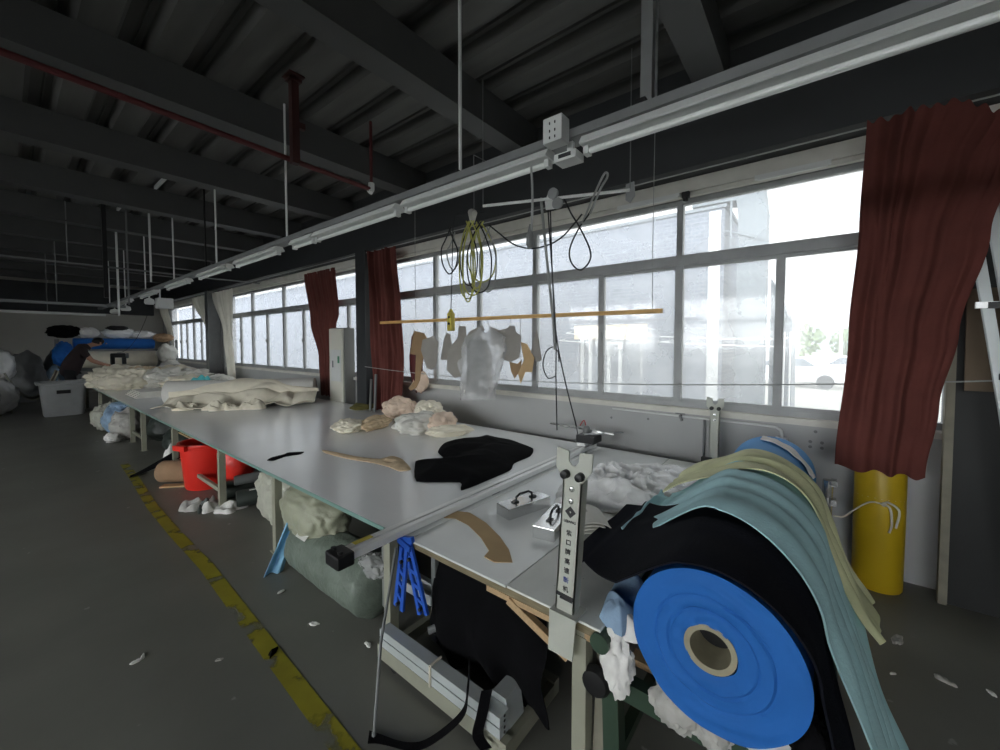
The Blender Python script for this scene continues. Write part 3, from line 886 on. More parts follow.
garment('black_garment', 'black cloth garment lying folded on the white table top', [(1.858,2.261,0.650), (2.118,2.595,0.650), (2.189,2.642,0.650), (2.368,2.511,0.650), (2.489,2.719,0.650), (2.728,2.892,0.650), (2.960,2.867,0.650), (3.231,2.741,0.650), (3.251,2.433,0.650), (3.126,2.090,0.650), (2.912,1.978,0.650), (2.655,1.966,0.650), (2.486,1.880,0.650), (2.091,1.868,0.650), (1.932,1.882,0.650), (2.041,1.998,0.650)], .075, M['blackcloth'], 4, 'garment', sc=4, amp=.35)
garment('fabric_strip', 'long tan fabric strip lying on the table left of the black garment', [(1.854,3.627,0.650), (1.883,3.535,0.650), (1.947,3.138,0.650), (2.021,2.947,0.650), (2.143,2.943,0.650), (2.141,2.797,0.650), (2.012,2.515,0.650), (1.926,2.543,0.650), (1.938,2.690,0.650), (1.926,2.880,0.650), (1.859,3.151,0.650), (1.825,3.498,0.650)], .035, M['beige'], 6, 'strip', sc=14, amp=.6, edge_h=.006)
garment('fabric_scrap', 'small black fabric scrap near the aisle edge of the table', [(1.396,3.684,0.650), (1.461,3.747,0.650), (1.570,3.765,0.650), (1.615,3.789,0.650), (1.723,3.708,0.650), (1.661,3.651,0.650), (1.553,3.683,0.650), (1.434,3.636,0.650)], .012, M['blackcloth'], 2, 'scrap', edge_h=.004)
garment('fabric_scrap', 'olive cloth scrap on the table beyond the cream bundles', [(3.355,5.694,0.650), (3.737,6.060,0.650), (4.001,6.108,0.650), (3.818,5.604,0.650), (3.504,5.353,0.650), (3.318,5.438,0.650)], .08, M['olive'], 3, 'scrap', sc=4, edge_h=.006)
# cream bundles
BG = 'cloth bundles on the table'
for (x, y, z, rx, ry, rz_, sd, mm, rot, lab) in (
        (2.46, 4.20, .06, .17, .17, .085, 11, 'cream', .2, 'cream cloth bundle at the left of the bundles on the table'),
        (2.76, 4.10, .06, .24, .13, .085, 12, 'beige', .25, 'long beige cloth bundle second from the left of the pile'),
        (2.92, 3.56, .10, .25, .22, .13, 13, 'offwhite', 0, 'white cloth bundle at the front of the pile on the table'),
        (3.10, 3.32, .10, .22, .17, .13, 14, 'pinkbeige', .5, 'pinkish beige cloth bundle wrapped at the middle of the pile'),
        (3.02, 3.12, .05, .24, .08, .07, 15, 'cream', -.6, 'cream cloth bundle at the right end of the pile'),
        (3.30, 3.75, .17, .28, .18, .13, 16, 'cream', .9, 'large cream bundle at the back of the pile nearest the window'),
        (3.30, 4.35, .14, .20, .24, .16, 17, 'pinkbeige', .3, 'pinkish bundle standing highest at the back left of the pile')):
    blob('cloth_bundle', (x, y, ZT + z), (rx, ry, rz_), sd, M[mm], lab, 'bundle', BG, amp=.26, sc=1.5, flat=.25, rot=rot)

# ------------------------------------------------------------------ the cream roll and cloth across the table
a0, a1 = Vector((1.66, 8.25, ZT + .205)), Vector((3.45, 6.95, ZT + .205))
fr = thing('fabric_roll', 'thick pale grey roll of felt lying across the middle of the table', 'roll', (2.55, 7.6, ZT))
b = MB(); d = (a1 - a0).normalized()
b.tube([a0, a0 + d * .01, a1 - d * .01, a1], [.185, .20, .20, .185], 40); b.build('wound_felt', M['greyfoam'], fr, smooth=True)
b = MB(); b.tube([a0 - d * .004, a0 + d * .1], .05, 20); b.build('core', M['core'], fr)
def bigcloth(u, v):
    # u runs along the roll, v from the top of the roll down on to the table in front
    p = a0.lerp(a1, .05 + u * .99)
    n = Vector((-d.y, d.x, 0)); n = -n if n.y > 0 else n
    if v < .35:
        t = v / .35; a_s = 8 + 84 * math.exp(-((u - .50) / .26) ** 2) * (1 - .25 * math.sin(u * 14) ** 2); ang = math.radians(a_s + (-8 - a_s) * t)
        q = p + n * (.215 * math.cos(ang)) + Vector((0, 0, .215 * math.sin(ang)))
    else:
        t = (v - .35) / .65
        q = p + n * (.213 + .50 * t ** 1.2) + Vector((0, 0, -.03 - .17 * min(1, t * 1.2)))
    w = min(1, v * 2.2)
    k = crease((u * 1.8, v * .9, 0), 5, 2.2) * .13 + ridged((u * 2.0, v * .7, 0), 3, 1.3) * .08
    q += (n * .4 + Vector((0, 0, 1))) * max(-.02, k * w + .02 * w)
    q += n * (.10 * noise.noise(Vector((u * 3, 2, 1))) * v)
    q.z = max(q.z, ZT + .010 + .006 * math.sin(u * 40))
    return q
b = MB(); b.sheet(90, 44, bigcloth, .006)
tag(b.build('cream_cloth', M['cream'], smooth=True), 'wide cream cloth draped in folds off the grey roll on to the table', 'cloth')
for k, (x, y, lab) in enumerate(((1.72, 7.55, 'white cloth scrap at the aisle end of the cream cloth'), (2.02, 7.12, 'white cloth scrap second from the aisle in front of the cream cloth'), (2.22, 6.95, 'white cloth scrap third from the aisle in front of the cream cloth'), (2.42, 6.80, 'white cloth scrap farthest from the aisle in front of the cream cloth'))):
    heap('cloth_scrap', x, y, ZT, .17, .10, .13, 20 + k, M['cream'], rot=-.6, label=lab, cat='scrap', sc=8, amp=.7, nr=14, ns=44, group='scraps along the cream cloth')

# ------------------------------------------------------------------ far end of the table
fb = thing('stacked_cloth', 'low stack of folded white cloth behind the grey roll', 'cloth', (1.9, 10.2, ZT))
for k in range(5):
    b = MB(); b.box(1.5 + .02 * k, 9.7 + .03 * k, ZT + .001 + .021 * k, 2.4 - .03 * k, 10.7 - .02 * k, ZT + .021 * k + .0215, bev=.004); b.build('layer', M['offwhite'], fb)
sp = [(1.75, 12.1, .55, .45, .42, 'cream'), (2.3, 12.0, .5, .45, .40, 'offwhite'), (1.55, 13.0, .42, .45, .42, 'cream'), (2.9, 12.2, .5, .5, .34, 'offwhite'), (2.15, 13.1, .5, .5, .42, 'beige'), (2.85, 13.3, .5, .5, .38, 'cream'), (3.25, 11.2, .3, .5, .24, 'offwhite'), (2.2, 14.4, .6, .5, .36, 'cream'), (3.1, 14.5, .5, .6, .34, 'offwhite'), (2.6, 11.2, .45, .4, .26, 'cream')]
wh = ['nearest the aisle, below the seated black machine', 'second from the aisle in the front row', 'hanging over the aisle edge by the worker', 'third from the aisle in the front row', 'tan one in the middle of the heaps', 'behind the front row towards the window', 'closest to the window, flat and narrow', 'far back in front of the long rolls', 'far back near the window corner', 'just behind the teal cloth']
for k, (x, y, rx, ry, h, mm) in enumerate(sp):
    blob('garment_heap', (x, y, ZT + .001 + h * .42), (rx * .95, ry * .95, h * .70), 30 + k, M[mm], 'crumpled heap of pale garments, ' + wh[k], 'heap', 'garment heaps at the far end of the table', amp=.34, sc=2.1, flat=.40)
heap('teal_cloth', 2.72, 10.75, ZT, .26, .22, .36, 44, M['tealhat'], label='teal cloth bundle standing out among the pale heaps', cat='cloth', sc=3, amp=.2, nr=16, ns=40, edge=.05, spread=.5)
# ------------------------------------------------------------------ blue roll on its stand past the table end
RYC, RZC, RR = .22, .765, .232
br = thing('blue_roll', 'big roll of blue nonwoven fabric on the green stand, its end facing the aisle', 'roll', (2.2, RYC, RZC - RR))
def wound(u, v):
    return None
b = MB(); bm = b.bm
rings = []
def rad(a):  # slightly sagging outline
    return RR * (1 + .045 * math.cos(a - 4.05) + .035 * math.cos(2 * (a - 4.05)))
NS = 96
def ring(x, k, jit=0):
    out = []
    for i in range(NS):
        a = 2 * math.pi * i / NS
        r = rad(a) * k + (.0 if k < .5 else 0)
        out.append(bm.verts.new((x + jit * noise.noise(Vector((math.cos(a) * 2, math.sin(a) * 2, k * 9))), RYC + math.cos(a) * r, RZC + math.sin(a) * r)))
    return out
ks = [.30 + .70 * i / 24 for i in range(25)]
face = [ring(1.25 + (.0015 if i % 2 else 0) + (.004 if i in (7, 13) else 0) - .006 * math.sin(i / 24 * 3.1), k, .008) for i, k in enumerate(ks)]
body = [ring(1.262, 1.0)] + [ring(x, 1.0 + .012 * math.sin(x * 9)) for x in (1.27, 1.4, 1.6, 1.9, 2.2, 2.5, 2.8, 3.1, 3.28)] + [ring(3.29, .98), ring(3.29, .3)]
seq = face + body
for A, B in zip(seq, seq[1:]):
    for i in range(NS): bm.faces.new((A[i], A[(i + 1) % NS], B[(i + 1) % NS], B[i]))
bw = b.build('wound_fabric', M['bluefabric'], br, smooth=True, angle=.9)
b = MB(); b.lathe([(.054, .10), (.054, -.004), (.070, -.006), (.070, .10)], (1.255, RYC, RZC), 'X', 40, close=False); bc = b.build('core', M['core'], br, smooth=True)
b = MB(); b.lathe([(.0005, .098), (.054, .099)], (1.255, RYC, RZC), 'X', 24, close=False); b.build('core_inside', M['black'], bc)
lb = MB(); lb.lathe([(.2415, 2.40), (.2425, 2.42), (.2425, 3.292), (.08, 3.296)], (0, RYC + .003, RZC + .005), 'X', 64, close=False)
lb.build('outer_wrap', M['bluefabriclight'], br, smooth=True)

st = thing('roll_stand', 'dark green steel stand carrying the blue roll', 'stand', (2.2, .2, 0))
for x in (1.36, 3.1):
    for y in (.54, -.05):
        b = MB(); b.beam((x, y, 0), (x, y + (.02 if y > 0 else -.02), .56 if y > 0 else .50), .06, .06, up=(1, 0, 0)); b.build('leg', M['greenpaint'], st)
    b = MB(); b.beam((x, .56, .42), (x, -.08, .42), .05, .07); b.build('cross_bar', M['greenpaint'], st)
for y, z in ((.57, .60), (-.05, .50)):
    b = MB(); b.tube([(1.27, y, z), (3.2, y, z)], .035, 16); b.build('support_tube', M['greenpaint'], st)
for y in (.54, -.05):
    b = MB(); b.beam((1.36, y, .15), (3.1, y, .15), .04, .04); b.build('stretcher', M['greenpaint'], st)
for x, lab in ((1.62, 'raw timber plank lying below the blue roll, nearer the aisle'), (1.8, 'raw timber plank lying below the blue roll, farther under')):
    b = MB(); b.beam((x, -.06, .19), (x, .66, .19), .07, .03); tag(b.build('plank', M['wood']), lab, 'plank', 'planks under the roll')
heap('rag', 1.36, .53, .625, .07, .07, .06, 3, M['ragwhite'], label='white rag wrapped on the green stand left of the blue roll', cat='rag', sc=10, amp=.8, nr=14, ns=44)
blob('rag', (1.315, .52, .53), (.04, .055, .11), 5, M['ragwhite'], 'white rag hanging from the stand corner at the left of the blue roll', 'rag', amp=.35, sc=3, sub=4)
blob('rag', (1.33, .33, .475), (.05, .07, .075), 6, M['greyrag'], 'crumpled white rag stuffed under the blue roll at its lower left', 'rag', amp=.35, sc=5, sub=4)
blob('rag', (1.34, .22, .455), (.05, .06, .06), 7, M['greyrag'], 'crumpled white rag stuffed under the middle of the blue roll', 'rag', amp=.35, sc=5, sub=4)
blob('rag', (1.36, .05, .49), (.07, .11, .06), 8, M['ragwhite'], 'white rag under the lower right edge of the blue roll', 'rag', amp=.3, sc=5, sub=4)
blob('dark_rag', (1.33, -.02, .56), (.05, .05, .09), 9, M['blackcloth'], 'black rag bunched at the right of the blue roll', 'rag', amp=.25, sc=4, sub=4)
garment('film_scrap', 'dusty blue plastic film scrap hanging between the table end and the blue roll', [(1.30, .50), (1.34, .60), (1.55, .62), (1.6, .52), (1.45, .47)], .10, M['bluerag'], 5, 'film', z=.64, sc=7)

def draped(name, label, cat, m, x0, x1, prof, seed, thick=.006, amp=.03, nu=40, nv=90, skew=None, fr=5.0):
    """cloth over the roll; prof = list of (y, z) down the section, skew moves and narrows it along x as it hangs"""
    P = [Vector((0, p[0], p[1])) for p in prof]
    path = smooth_path(P, 12)
    L = [0]
    for p, q in zip(path, path[1:]): L.append(L[-1] + (q - p).length)
    def at(v):
        s = v * L[-1]
        for i in range(len(L) - 1):
            if L[i + 1] >= s:
                t = (s - L[i]) / max(1e-9, L[i + 1] - L[i])
                p = path[i].lerp(path[i + 1], t); tg = (path[i + 1] - path[i]).normalized()
                return p, tg
        return path[-1], (path[-1] - path[-2]).normalized()
    def f(u, v):
        p, tg = at(v)
        nrm = Vector((0, -tg.z, tg.y))
        if nrm.dot(p - Vector((0, RYC, RZC))) < 0: nrm = -nrm
        xa, xb = skew(v) if skew else (x0, x1)
        x = xa + (xb - xa) * u
        w = amp * (.45 + .55 * math.sin(fr * (u * 2 * math.pi) + 2.2 * noise.noise(Vector((u * 2, v * 3, seed))) * 2)) * (.35 + .65 * v) + amp * .6 * (noise.noise(Vector((u * 4 + seed, v * 5, seed))) + .5)
        q = p + nrm * (max(0, w) + .004) + Vector((0, 0, 0))
        q.x = x + .015 * noise.noise(Vector((u * 3, v * 6, seed + 4)))
        q.z = max(q.z, .012)
        return q
    b = MB(); b.sheet(nu, nv, f, thick)
    return tag(b.build(name, m, smooth=True, angle=1.3), label, cat)
k = RR + .012
def arc(a0_, a1_, n, gap=.006):
    out = []
    for i in range(n + 1):
        a = math.radians(a0_ + (a1_ - a0_) * i / n); r = rad(a) + gap
        out.append((RYC + r * math.cos(a), RZC + r * math.sin(a)))
    return out
# black cloth: from the table corner over the roll, hanging to the floor on the near side
draped('black_cloth', 'wide black cloth draped over the blue roll down to the floor', 'cloth', M['navycloth'], 1.4, 1.95,
       [(.86, .70), (.72, .715), (.58, .78)] + arc(55, 185, 7, .004) + [(-.055, .60), (-.10, .42), (-.14, .2), (-.18, .03)], 3, amp=.012, fr=2.2,
       skew=lambda v: (1.62 - .365 * min(1, v * 4.5) - .03 * v, 2.42 - .86 * min(1, v * 1.8) + .04 * v))
draped('teal_cloth', 'pale teal cloth draped over the blue roll between the black and yellow-green cloths', 'cloth', M['teal'], 1.9, 2.5,
       [(.74, .72), (.62, .74)] + arc(60, 178, 6, .022) + [(-.095, .62), (-.16, .42), (-.22, .22), (-.30, .03)], 7, amp=.024, fr=4.2,
       skew=lambda v: (1.90 - .46 * min(1, v * 1.8) + .04 * v, 2.55 - .44 * v))
draped('yellow_green_cloth', 'pale yellow-green cloth draped over the blue roll beside the teal cloth', 'cloth', M['yellowgreen'], 2.5, 2.85,
       [(.66, .78), (.55, .86)] + arc(50, 175, 5, .022) + [(-.085, .66), (-.14, .54), (-.20, .46)], 9, amp=.03, fr=2.4,
       skew=lambda v: (2.35 - .25 * v, 2.85 - .42 * v))
draped('white_strip', 'narrow white cloth strip lying over the far part of the blue roll', 'strip', M['ragwhite'], 2.9, 3.0,
       arc(78, 150, 4, .022), 4, amp=.012, nu=10, nv=40, fr=1.0, skew=lambda v: (3.10 - .30 * v, 3.22 - .30 * v))
pm = thing('metal_pipe', 'short bright metal pipe standing behind the blue roll against the wall', 'pipe', (3.5, -.08, 0))
b = MB(); b.tube([(3.50, -.075, 0), (3.50, -.085, .72)], .03, 16); b.build('pipe', M['chrome'], pm)
b = MB(); b.box(3.45, -.13, .69, 3.52, -.10, .73); b.box(3.45, -.13, .56, 3.52, -.10, .60); b.build('lug', M['chrome'], pm)

# yellow vinyl roll
yr = thing('yellow_roll', 'yellow vinyl roll standing on end below the red curtain, tied with white cord', 'roll', (3.70, -.36, 0))
b = MB(); b.lathe([(.03, .008), (.125, 0), (.13, .01), (.132, .5), (.13, 1.0), (.125, 1.01), (.03, 1.0)], (3.70, -.36, 0), 'Z', 40); b.build('vinyl', M['yellowroll'], yr, smooth=True)
b = MB()
for z, tl in ((.60, .02), (.615, -.015)):
    b.tube([(3.70 + .126 * math.cos(a), -.36 + .126 * math.sin(a), z + tl * math.cos(a)) for a in [2 * math.pi * i / 24 for i in range(24)]], .006, 6, closed=True)
b.build('cord_band', M['cord'], yr)
b = MB()
b.tube(smooth_path([(3.575, -.37, .60), (3.560, -.40, .58), (3.562, -.41, .48), (3.565, -.40, .42)]), .007, 6)
b.tube(smooth_path([(3.575, -.37, .60), (3.555, -.39, .62), (3.550, -.44, .58), (3.565, -.43, .46)]), .007, 6)
b.tube(smooth_path([(3.575, -.37, .60), (3.560, -.30, .60), (3.540, -.22, .53), (3.520, -.17, .48), (3.500, -.12, .48)]), .005, 6)
b.lathe([(.004, -.015), (.018, 0), (.004, .015)], (3.568, -.37, .60), 'Z', 12)
b.build('cord_knot', M['cord'], yr)
b = MB(); b.tube([(3.70 + .13 * math.cos(a), -.36 + .13 * math.sin(a), .80 - .04 * math.cos(a - .5)) for a in [2.2 + 3.4 * i / 20 for i in range(21)]], .003, 6); b.build('thin_cord', M['cord'], yr)

# right edge: leaning boards and profiles
b = MB(); b.beam((3.66, -1.02, .02), (3.70, -1.02, 2.3), .68, .02, up=(1, 0, 0)); tag(b.build('dark_board', M['darkboard']), 'tall dark board leaning on the wall right of the yellow roll', 'board')
b = MB(); b.beam((3.645, -.655, .02), (3.69, -.655, 2.1), .04, .05, up=(1, 0, 0)); tag(b.build('timber_strip', M['greywood']), 'grey timber strip standing at the left edge of the dark board', 'strip')
b = MB(); b.beam((3.60, -.80, 1.37), (3.64, -.80, 1.98), .20, .015, up=(1, 0, 0)); tag(b.build('brown_board', M['tanboard']), 'brown board leaning behind the metal ladder profile', 'board')
al = thing('leaning_ladder', 'pale aluminium ladder leaning at the right edge beside the red curtain', 'ladder', (3.3, -.85, 0))
for o_ in (0, .075):
    b = MB(); b.beam((3.40, -.99 - o_, .01), (3.52, -.66 - o_, 2.55), .045, .03, up=(1, 0, 0)); b.build('upright', M['alupaint'], al)
for z in (.4, .95, 1.45, 1.85):
    t = z / 2.54; b = MB(); b.box(3.36 + .12 * t, -1.075 + .33 * t, z, 3.42 + .12 * t, -.985 + .33 * t, z + .035); b.build('clip', M['black'] if z > .5 else M['alu'], al)
b = MB(); b.beam((3.46, -.70, 1.87), (3.46, -1.3, 1.87), .02, .035); b.build('rung', M['alu'], al)

# ------------------------------------------------------------------ curtains
def curtain(name, label, m, x, top, bot, left, right, folds, seed, dx=.07, group=None, thick=.004, droop=None, fade=0.0, nu=110, nv=60):
    """hanging cloth: left(t), right(t) give its edges (y) as t goes 0 top to 1 bottom"""
    def f(u, v):
        yl, yr = left(v), right(v)
        y = yl + (yr - yl) * u
        uu = u + .10 * noise.noise(Vector((u * 2.3, v * 1.1, seed))) + .06 * v * math.sin(u * 5 + seed)
        ph = folds * 2 * math.pi * uu
        w = math.sin(ph) * .65 + .45 * math.sin(ph * 2.37 + seed + v * 1.2) * (1 - .55 * v) 
        dep = dx * (.25 + 1.5 * abs(noise.noise(Vector((u * 2.2 + seed, v * 1.3 - u * 1.5, seed))))) * (1 - fade * u)
        z = top + (bot - top) * v
        if droop: z -= droop(u) * (1 - v)
        return (x + dep * w, y + .35 * dep * math.cos(ph) * .4, z + .012 * math.sin(ph) * (1 if v > .9 else 0))
    b = MB(); b.sheet(nu, nv, f, thick)
    return tag(b.build(name, m, smooth=True, angle=1.3), label, 'curtain', group)
def lerpk(ks):
    def g(t):
        for (a, va), (c, vc) in zip(ks, ks[1:]):
            if t <= c:
                s_ = (t - a) / (c - a); s_ = s_ * s_ * (3 - 2 * s_)
                return va + (vc - va) * s_
        return ks[-1][1]
    return g
curtain('red_curtain', 'large dusty red curtain hanging at the right above the yellow roll', M['redcurtain'], 3.44, 3.06, .835,
        lerpk([(0, -.215), (.3, -.20), (.6, -.165), (1, -.115)]), lerpk([(0, -.98), (.12, -.86), (.35, -.74), (.6, -.64), (.8, -.575), (1, -.53)]), 3.0, 2, dx=.06, fade=.65,
        droop=lambda u: .03 * math.sin(u * 40) ** 2 + (.12 * math.sin((u - .45) / .55 * math.pi) ** 2 if u > .45 else 0))
curtain('red_curtain', 'red curtain hanging behind the dark column near the standing cabinet', M['redcurtain'], 3.56, 3.05, .66,
        lerpk([(0, 5.42), (.5, 5.38), (1, 5.30)]), lerpk([(0, 4.74), (.4, 4.62), (.7, 4.55), (1, 4.62)]), 5, 5, dx=.07)
curtain('red_curtain', 'red curtain hanging to the left of the standing cabinet', M['redcurtain'], 3.782, 3.03, .68,
        lerpk([(0, 7.98), (.4, 7.76), (.7, 7.46), (1, 7.42)]), lerpk([(0, 6.82), (.36, 6.70), (.44, 6.80), (1, 6.82)]), 5, 8, dx=.022)
def tied(name, label, y_top0, y_top1, y_tie0, y_tie1, z_tie, y_b0, y_b1, seed, x=3.62, z_bot=.72):
    t0 = (3.03 - z_tie) / (3.03 - z_bot)
    return curtain(name, label, M['whitecurtain'], x, 3.03, z_bot, lerpk([(0, y_top0), (t0, y_tie0), (1, y_b0)]), lerpk([(0, y_top1), (t0, y_tie1), (1, y_b1)]), 4, seed, dx=.05)
tied('white_curtain', 'cream curtain gathered left of the window column, far end', 14.75, 13.3, 13.38, 13.2, 1.9, 13.45, 13.2, 3)
tied('white_curtain', 'cream curtain gathered right of the window column, far end', 12.9, 11.35, 12.1, 11.5, 1.9, 11.85, 11.35, 4)
tied('white_curtain', 'cream curtain bunched at the far corner of the windows', 18.7, 17.6, 17.5, 17.0, 1.9, 17.2, 16.6, 6)
rod = MB(); rod.tube([(3.60, -1.15, 3.075), (3.60, 18.8, 3.075)], .006); tag(rod.build('curtain_wire', M['greywire']), 'thin curtain wire below the dark girder over the near windows', 'wire')
for k, (y0, y1, lab) in enumerate(((-.05, .42, 'short white rail at the top of the right window'), (.98, 1.55, 'short white rail at the top of the second window'))):
    b = MB(); b.box(3.77, y0, 2.955, 3.80, y1, 2.985); b.box(3.775, y0 + .02, 2.945, 3.795, y1 - .02, 2.955); tag(b.build('curtain_rail', M['paint_white']), lab, 'rail', 'rails over the windows')
b = MB(); b.box(3.76, .90, 2.93, 3.80, .96, 2.98); b.tube([(3.78, .93, 2.93), (3.78, .93, 2.90)], .02, 10); tag(b.build('rail_bracket', M['black']), 'small black bracket at the end of the short white rail', 'bracket')

# ------------------------------------------------------------------ along the window wall
cb = thing('standing_cabinet', 'tall off-white cabinet standing between the two farther red curtains', 'cabinet', (3.69, 6.54, 0))
b = MB(); b.box(3.65, 6.31, .04, 3.845, 6.78, 1.93, bev=.012); b.build('body', M['cabinetside'], cb)
b = MB(); b.box(3.625, 6.325, .08, 3.649, 6.77, 1.915, bev=.006); cd_ = b.build('door', M['cabinet'], cb)
b = MB(); b.box(3.618, 6.38, 1.0, 3.6245, 6.72, 1.55, bev=.003); b.build('front_panel', M['paint_white'], cd_)
b = MB(); b.box(3.614, 6.42, 1.32, 3.6175, 6.48, 1.44); b.build('label', M['greenlabel'], cd_)
b = MB(); b.box(3.606, 6.62, 1.24, 3.6175, 6.65, 1.36); b.build('handle', M['tray'], cd_)
b = MB(); b.box(3.66, 6.33, 0, 3.84, 6.76, .039); b.build('plinth', M['black'], cb)
hg = blob('hanging_garment', (3.70, 4.48, 1.42), (.06, .13, .42), 4, M['redpaint'], 'dark red garment hanging at the window edge beside the red curtain', 'garment', amp=.25, sc=3, sub=4)
blob('pale_bag', (3.72, 4.42, 1.12), (.06, .16, .16), 6, M['pinkbeige'], 'pinkish bag hanging below the dark red garment by the window', 'bag', amp=.2, sc=3, sub=4)
for k, (y, h, lab) in enumerate(((5.24, 1.12, 'thin dark bar standing nearest the column'), (5.12, 1.2, 'thin dark bar standing right of the column'))):
    b = MB(); b.beam((3.40, y, 0), (3.46, y, h), .04, .02); tag(b.build('dark_bar', M['tray']), lab, 'bar', 'bars beside the column')
wire = MB(); wire.tube(wave_between((3.56, -1.12, 1.47), (3.50, 5.47, 1.30), .13, 30), .005, 6); tag(wire.build('tie_wire', M['greywire']), 'long thin wire stretched across the windows from column to column', 'wire')
cd = thing('wall_conduit', 'white pipe conduit along the wall under the right window, with its socket', 'conduit', (3.83, .3, .95))
b = MB(); b.tube(smooth_path([(3.84, 1.6, 1.0), (3.84, .9, .995), (3.84, .32, .99), (3.84, .22, .975), (3.84, .20, .94), (3.84, .20, .91)], 5), .011, 8); b.build('pipe', M['paint_white'], cd)
b = MB(); b.box(3.835, .16, .86, 3.858, .24, .91, bev=.004); b.build('socket', M['paint_white'], cd)
b = MB(); b.tube([(3.845, .76, 1.0), (3.845, .76, .0)], .010, 8); b.build('down_pipe', M['tray'], cd)
for k, (y, z) in enumerate(((.02, .90), (-.05, .90), (.02, .86), (-.05, .86), (-.01, .98), (1.62, .90), (1.25, .93))):
    b = MB(); b.lathe([(.012, 0), (.01, .004), (.004, .005)], (3.8545, y, z), 'X', 10)
    tag(b.build('wall_hole', M['tray']), 'small dark fixing plug in the wall under the window, %s' % ('upper left of four', 'upper right of four', 'lower left of four', 'lower right of four', 'alone above the four', 'leftmost, behind the end post', 'second from left')[k], 'plug', 'plugs in the wall')
wh_ = thing('wall_tap', 'small dark tap fitting on the wall under the right window', 'tap', (3.83, .95, .98))
b = MB(); b.tube([(3.858, .95, 1.0), (3.80, .95, 1.0), (3.79, .93, .96)], .012, 8); b.build('spout', M['tray'], wh_)
b = MB(); b.beam((3.81, .99, 1.02), (3.81, .91, 1.02), .015, .012); b.build('lever', M['tray'], wh_)
# ------------------------------------------------------------------ hanging pattern pieces and their batten
HX = 3.30
bt = thing('batten', 'long bamboo batten hung on strings in front of the windows', 'batten', (HX, 2.6, 1.92))
b = MB(); b.beam((HX, .97, 1.915), (HX, 4.75, 1.945), .035, .035); b.build('pole', M['batten'], bt)
for y in (1.05, 4.0):
    b = MB(); b.tube([(HX, y, 1.93), (HX - .004, y + .004, 2.4), (HX, y, 3.595 if y > 2 else 3.55), (HX + .29, y, 3.56)][:3] + [(WX - .27, y, 3.58)], .003, 6); b.build('string', M['greywire'], bt)
def hz(pts): return pts
def pattern(label, m, pts, dx, hook=None, name='paper_pattern'):
    pts = [Vector(p) + Vector((dx, 0, 0)) for p in pts]
    top = max(pts, key=lambda p: p.z)
    c = sum(pts, Vector()) / len(pts)
    t = thing(name, label, 'pattern', (HX + dx, c.y, top.z), 'pattern pieces hanging from the batten')
    b = MB()
    tw = .35 * math.sin(dx * 90)
    q = [p + Vector(((p.y - top.y) * tw, 0, 0)) for p in pts]
    b.poly(q, (.003, 0, 0)); b.build('card', m, t)
    b = MB(); zt = 1.915 + (top.y - .97) / 3.78 * .03
    b.tube([(HX + dx, top.y, top.z - .02), (HX + dx * .5, top.y, top.z + .02), (HX, top.y, zt - .019)], .0025, 6)
    b.tube([(HX + .021 * math.sin(a), top.y, zt - .021 * math.cos(a)) for a in [math.pi * i / 6 - .2 for i in range(9)]], .0025, 6); b.build('hook', M['greywire'], t)
    return t
pattern('tan axe shaped card pattern at the left end of the hanging row', M['kraft'], [(3.300,4.040,1.816), (3.300,3.847,1.788), (3.300,3.792,1.725), (3.300,3.870,1.499), (3.300,3.931,1.193), (3.300,4.010,1.085), (3.300,4.111,1.039), (3.300,4.162,1.075), (3.300,4.029,1.187), (3.300,4.005,1.509), (3.300,4.125,1.520)], 0)
pattern('rounded grey card pattern second from the left of the hanging row', M['greycard'], [(3.300,3.811,1.700), (3.300,3.645,1.748), (3.300,3.566,1.674), (3.300,3.595,1.407), (3.300,3.667,1.331), (3.300,3.749,1.352), (3.300,3.840,1.575)], -.03)
pattern('grey bell shaped card pattern third from the left', M['greycard'], [(3.300,3.469,1.781), (3.300,3.368,1.768), (3.300,3.303,1.580), (3.300,3.354,1.462), (3.300,3.630,1.455), (3.300,3.539,1.698)], .02)
pattern('long jagged grey card pattern just left of the film bag', M['greycard'], [(3.300,3.220,1.857), (3.300,3.141,1.855), (3.300,3.126,1.718), (3.300,3.191,1.281), (3.300,3.272,1.254), (3.300,3.371,1.343), (3.300,3.353,1.579), (3.300,3.237,1.719)], -.02)
pattern('narrow slanted grey card pattern behind the top of the film bag', M['greycard'], [(3.300,3.079,1.797), (3.300,2.913,1.860), (3.300,2.884,1.804), (3.300,3.126,1.627), (3.300,3.158,1.696)], .04)
pattern('grey card pattern with a pointed top behind the film bag', M['greycard'], [(3.300,2.812,1.846), (3.300,2.713,1.800), (3.300,2.631,1.820), (3.300,2.590,1.755), (3.300,2.658,1.586), (3.300,2.798,1.639)], .05)
pattern('wide slanted grey card pattern right of the film bag', M['greycard'], [(3.300,2.485,1.837), (3.300,2.421,1.835), (3.300,2.408,1.773), (3.300,2.345,1.731), (3.300,2.369,1.507), (3.300,2.471,1.463), (3.300,2.604,1.502), (3.300,2.577,1.734)], -.03)
pattern('brown card pattern tucked below the wide slanted grey one', M['kraft'], [(3.300,2.550,1.461), (3.300,2.433,1.444), (3.300,2.369,1.486), (3.300,2.381,1.384), (3.300,2.471,1.286), (3.300,2.523,1.357)], .03)
pattern('golden brown notched card pattern near the right end of the row', M['cardboard'], [(3.300,2.370,1.670), (3.300,2.271,1.650), (3.300,2.162,1.512), (3.300,2.197,1.371), (3.300,2.294,1.367), (3.300,2.369,1.240), (3.300,2.407,1.341), (3.300,2.319,1.488)], .01)
pattern('narrow dark card pattern at the right end of the hanging row', M['greycard'], [(3.300,2.210,1.570), (3.300,2.152,1.808), (3.300,2.104,1.493), (3.300,2.150,1.472)], -.02)
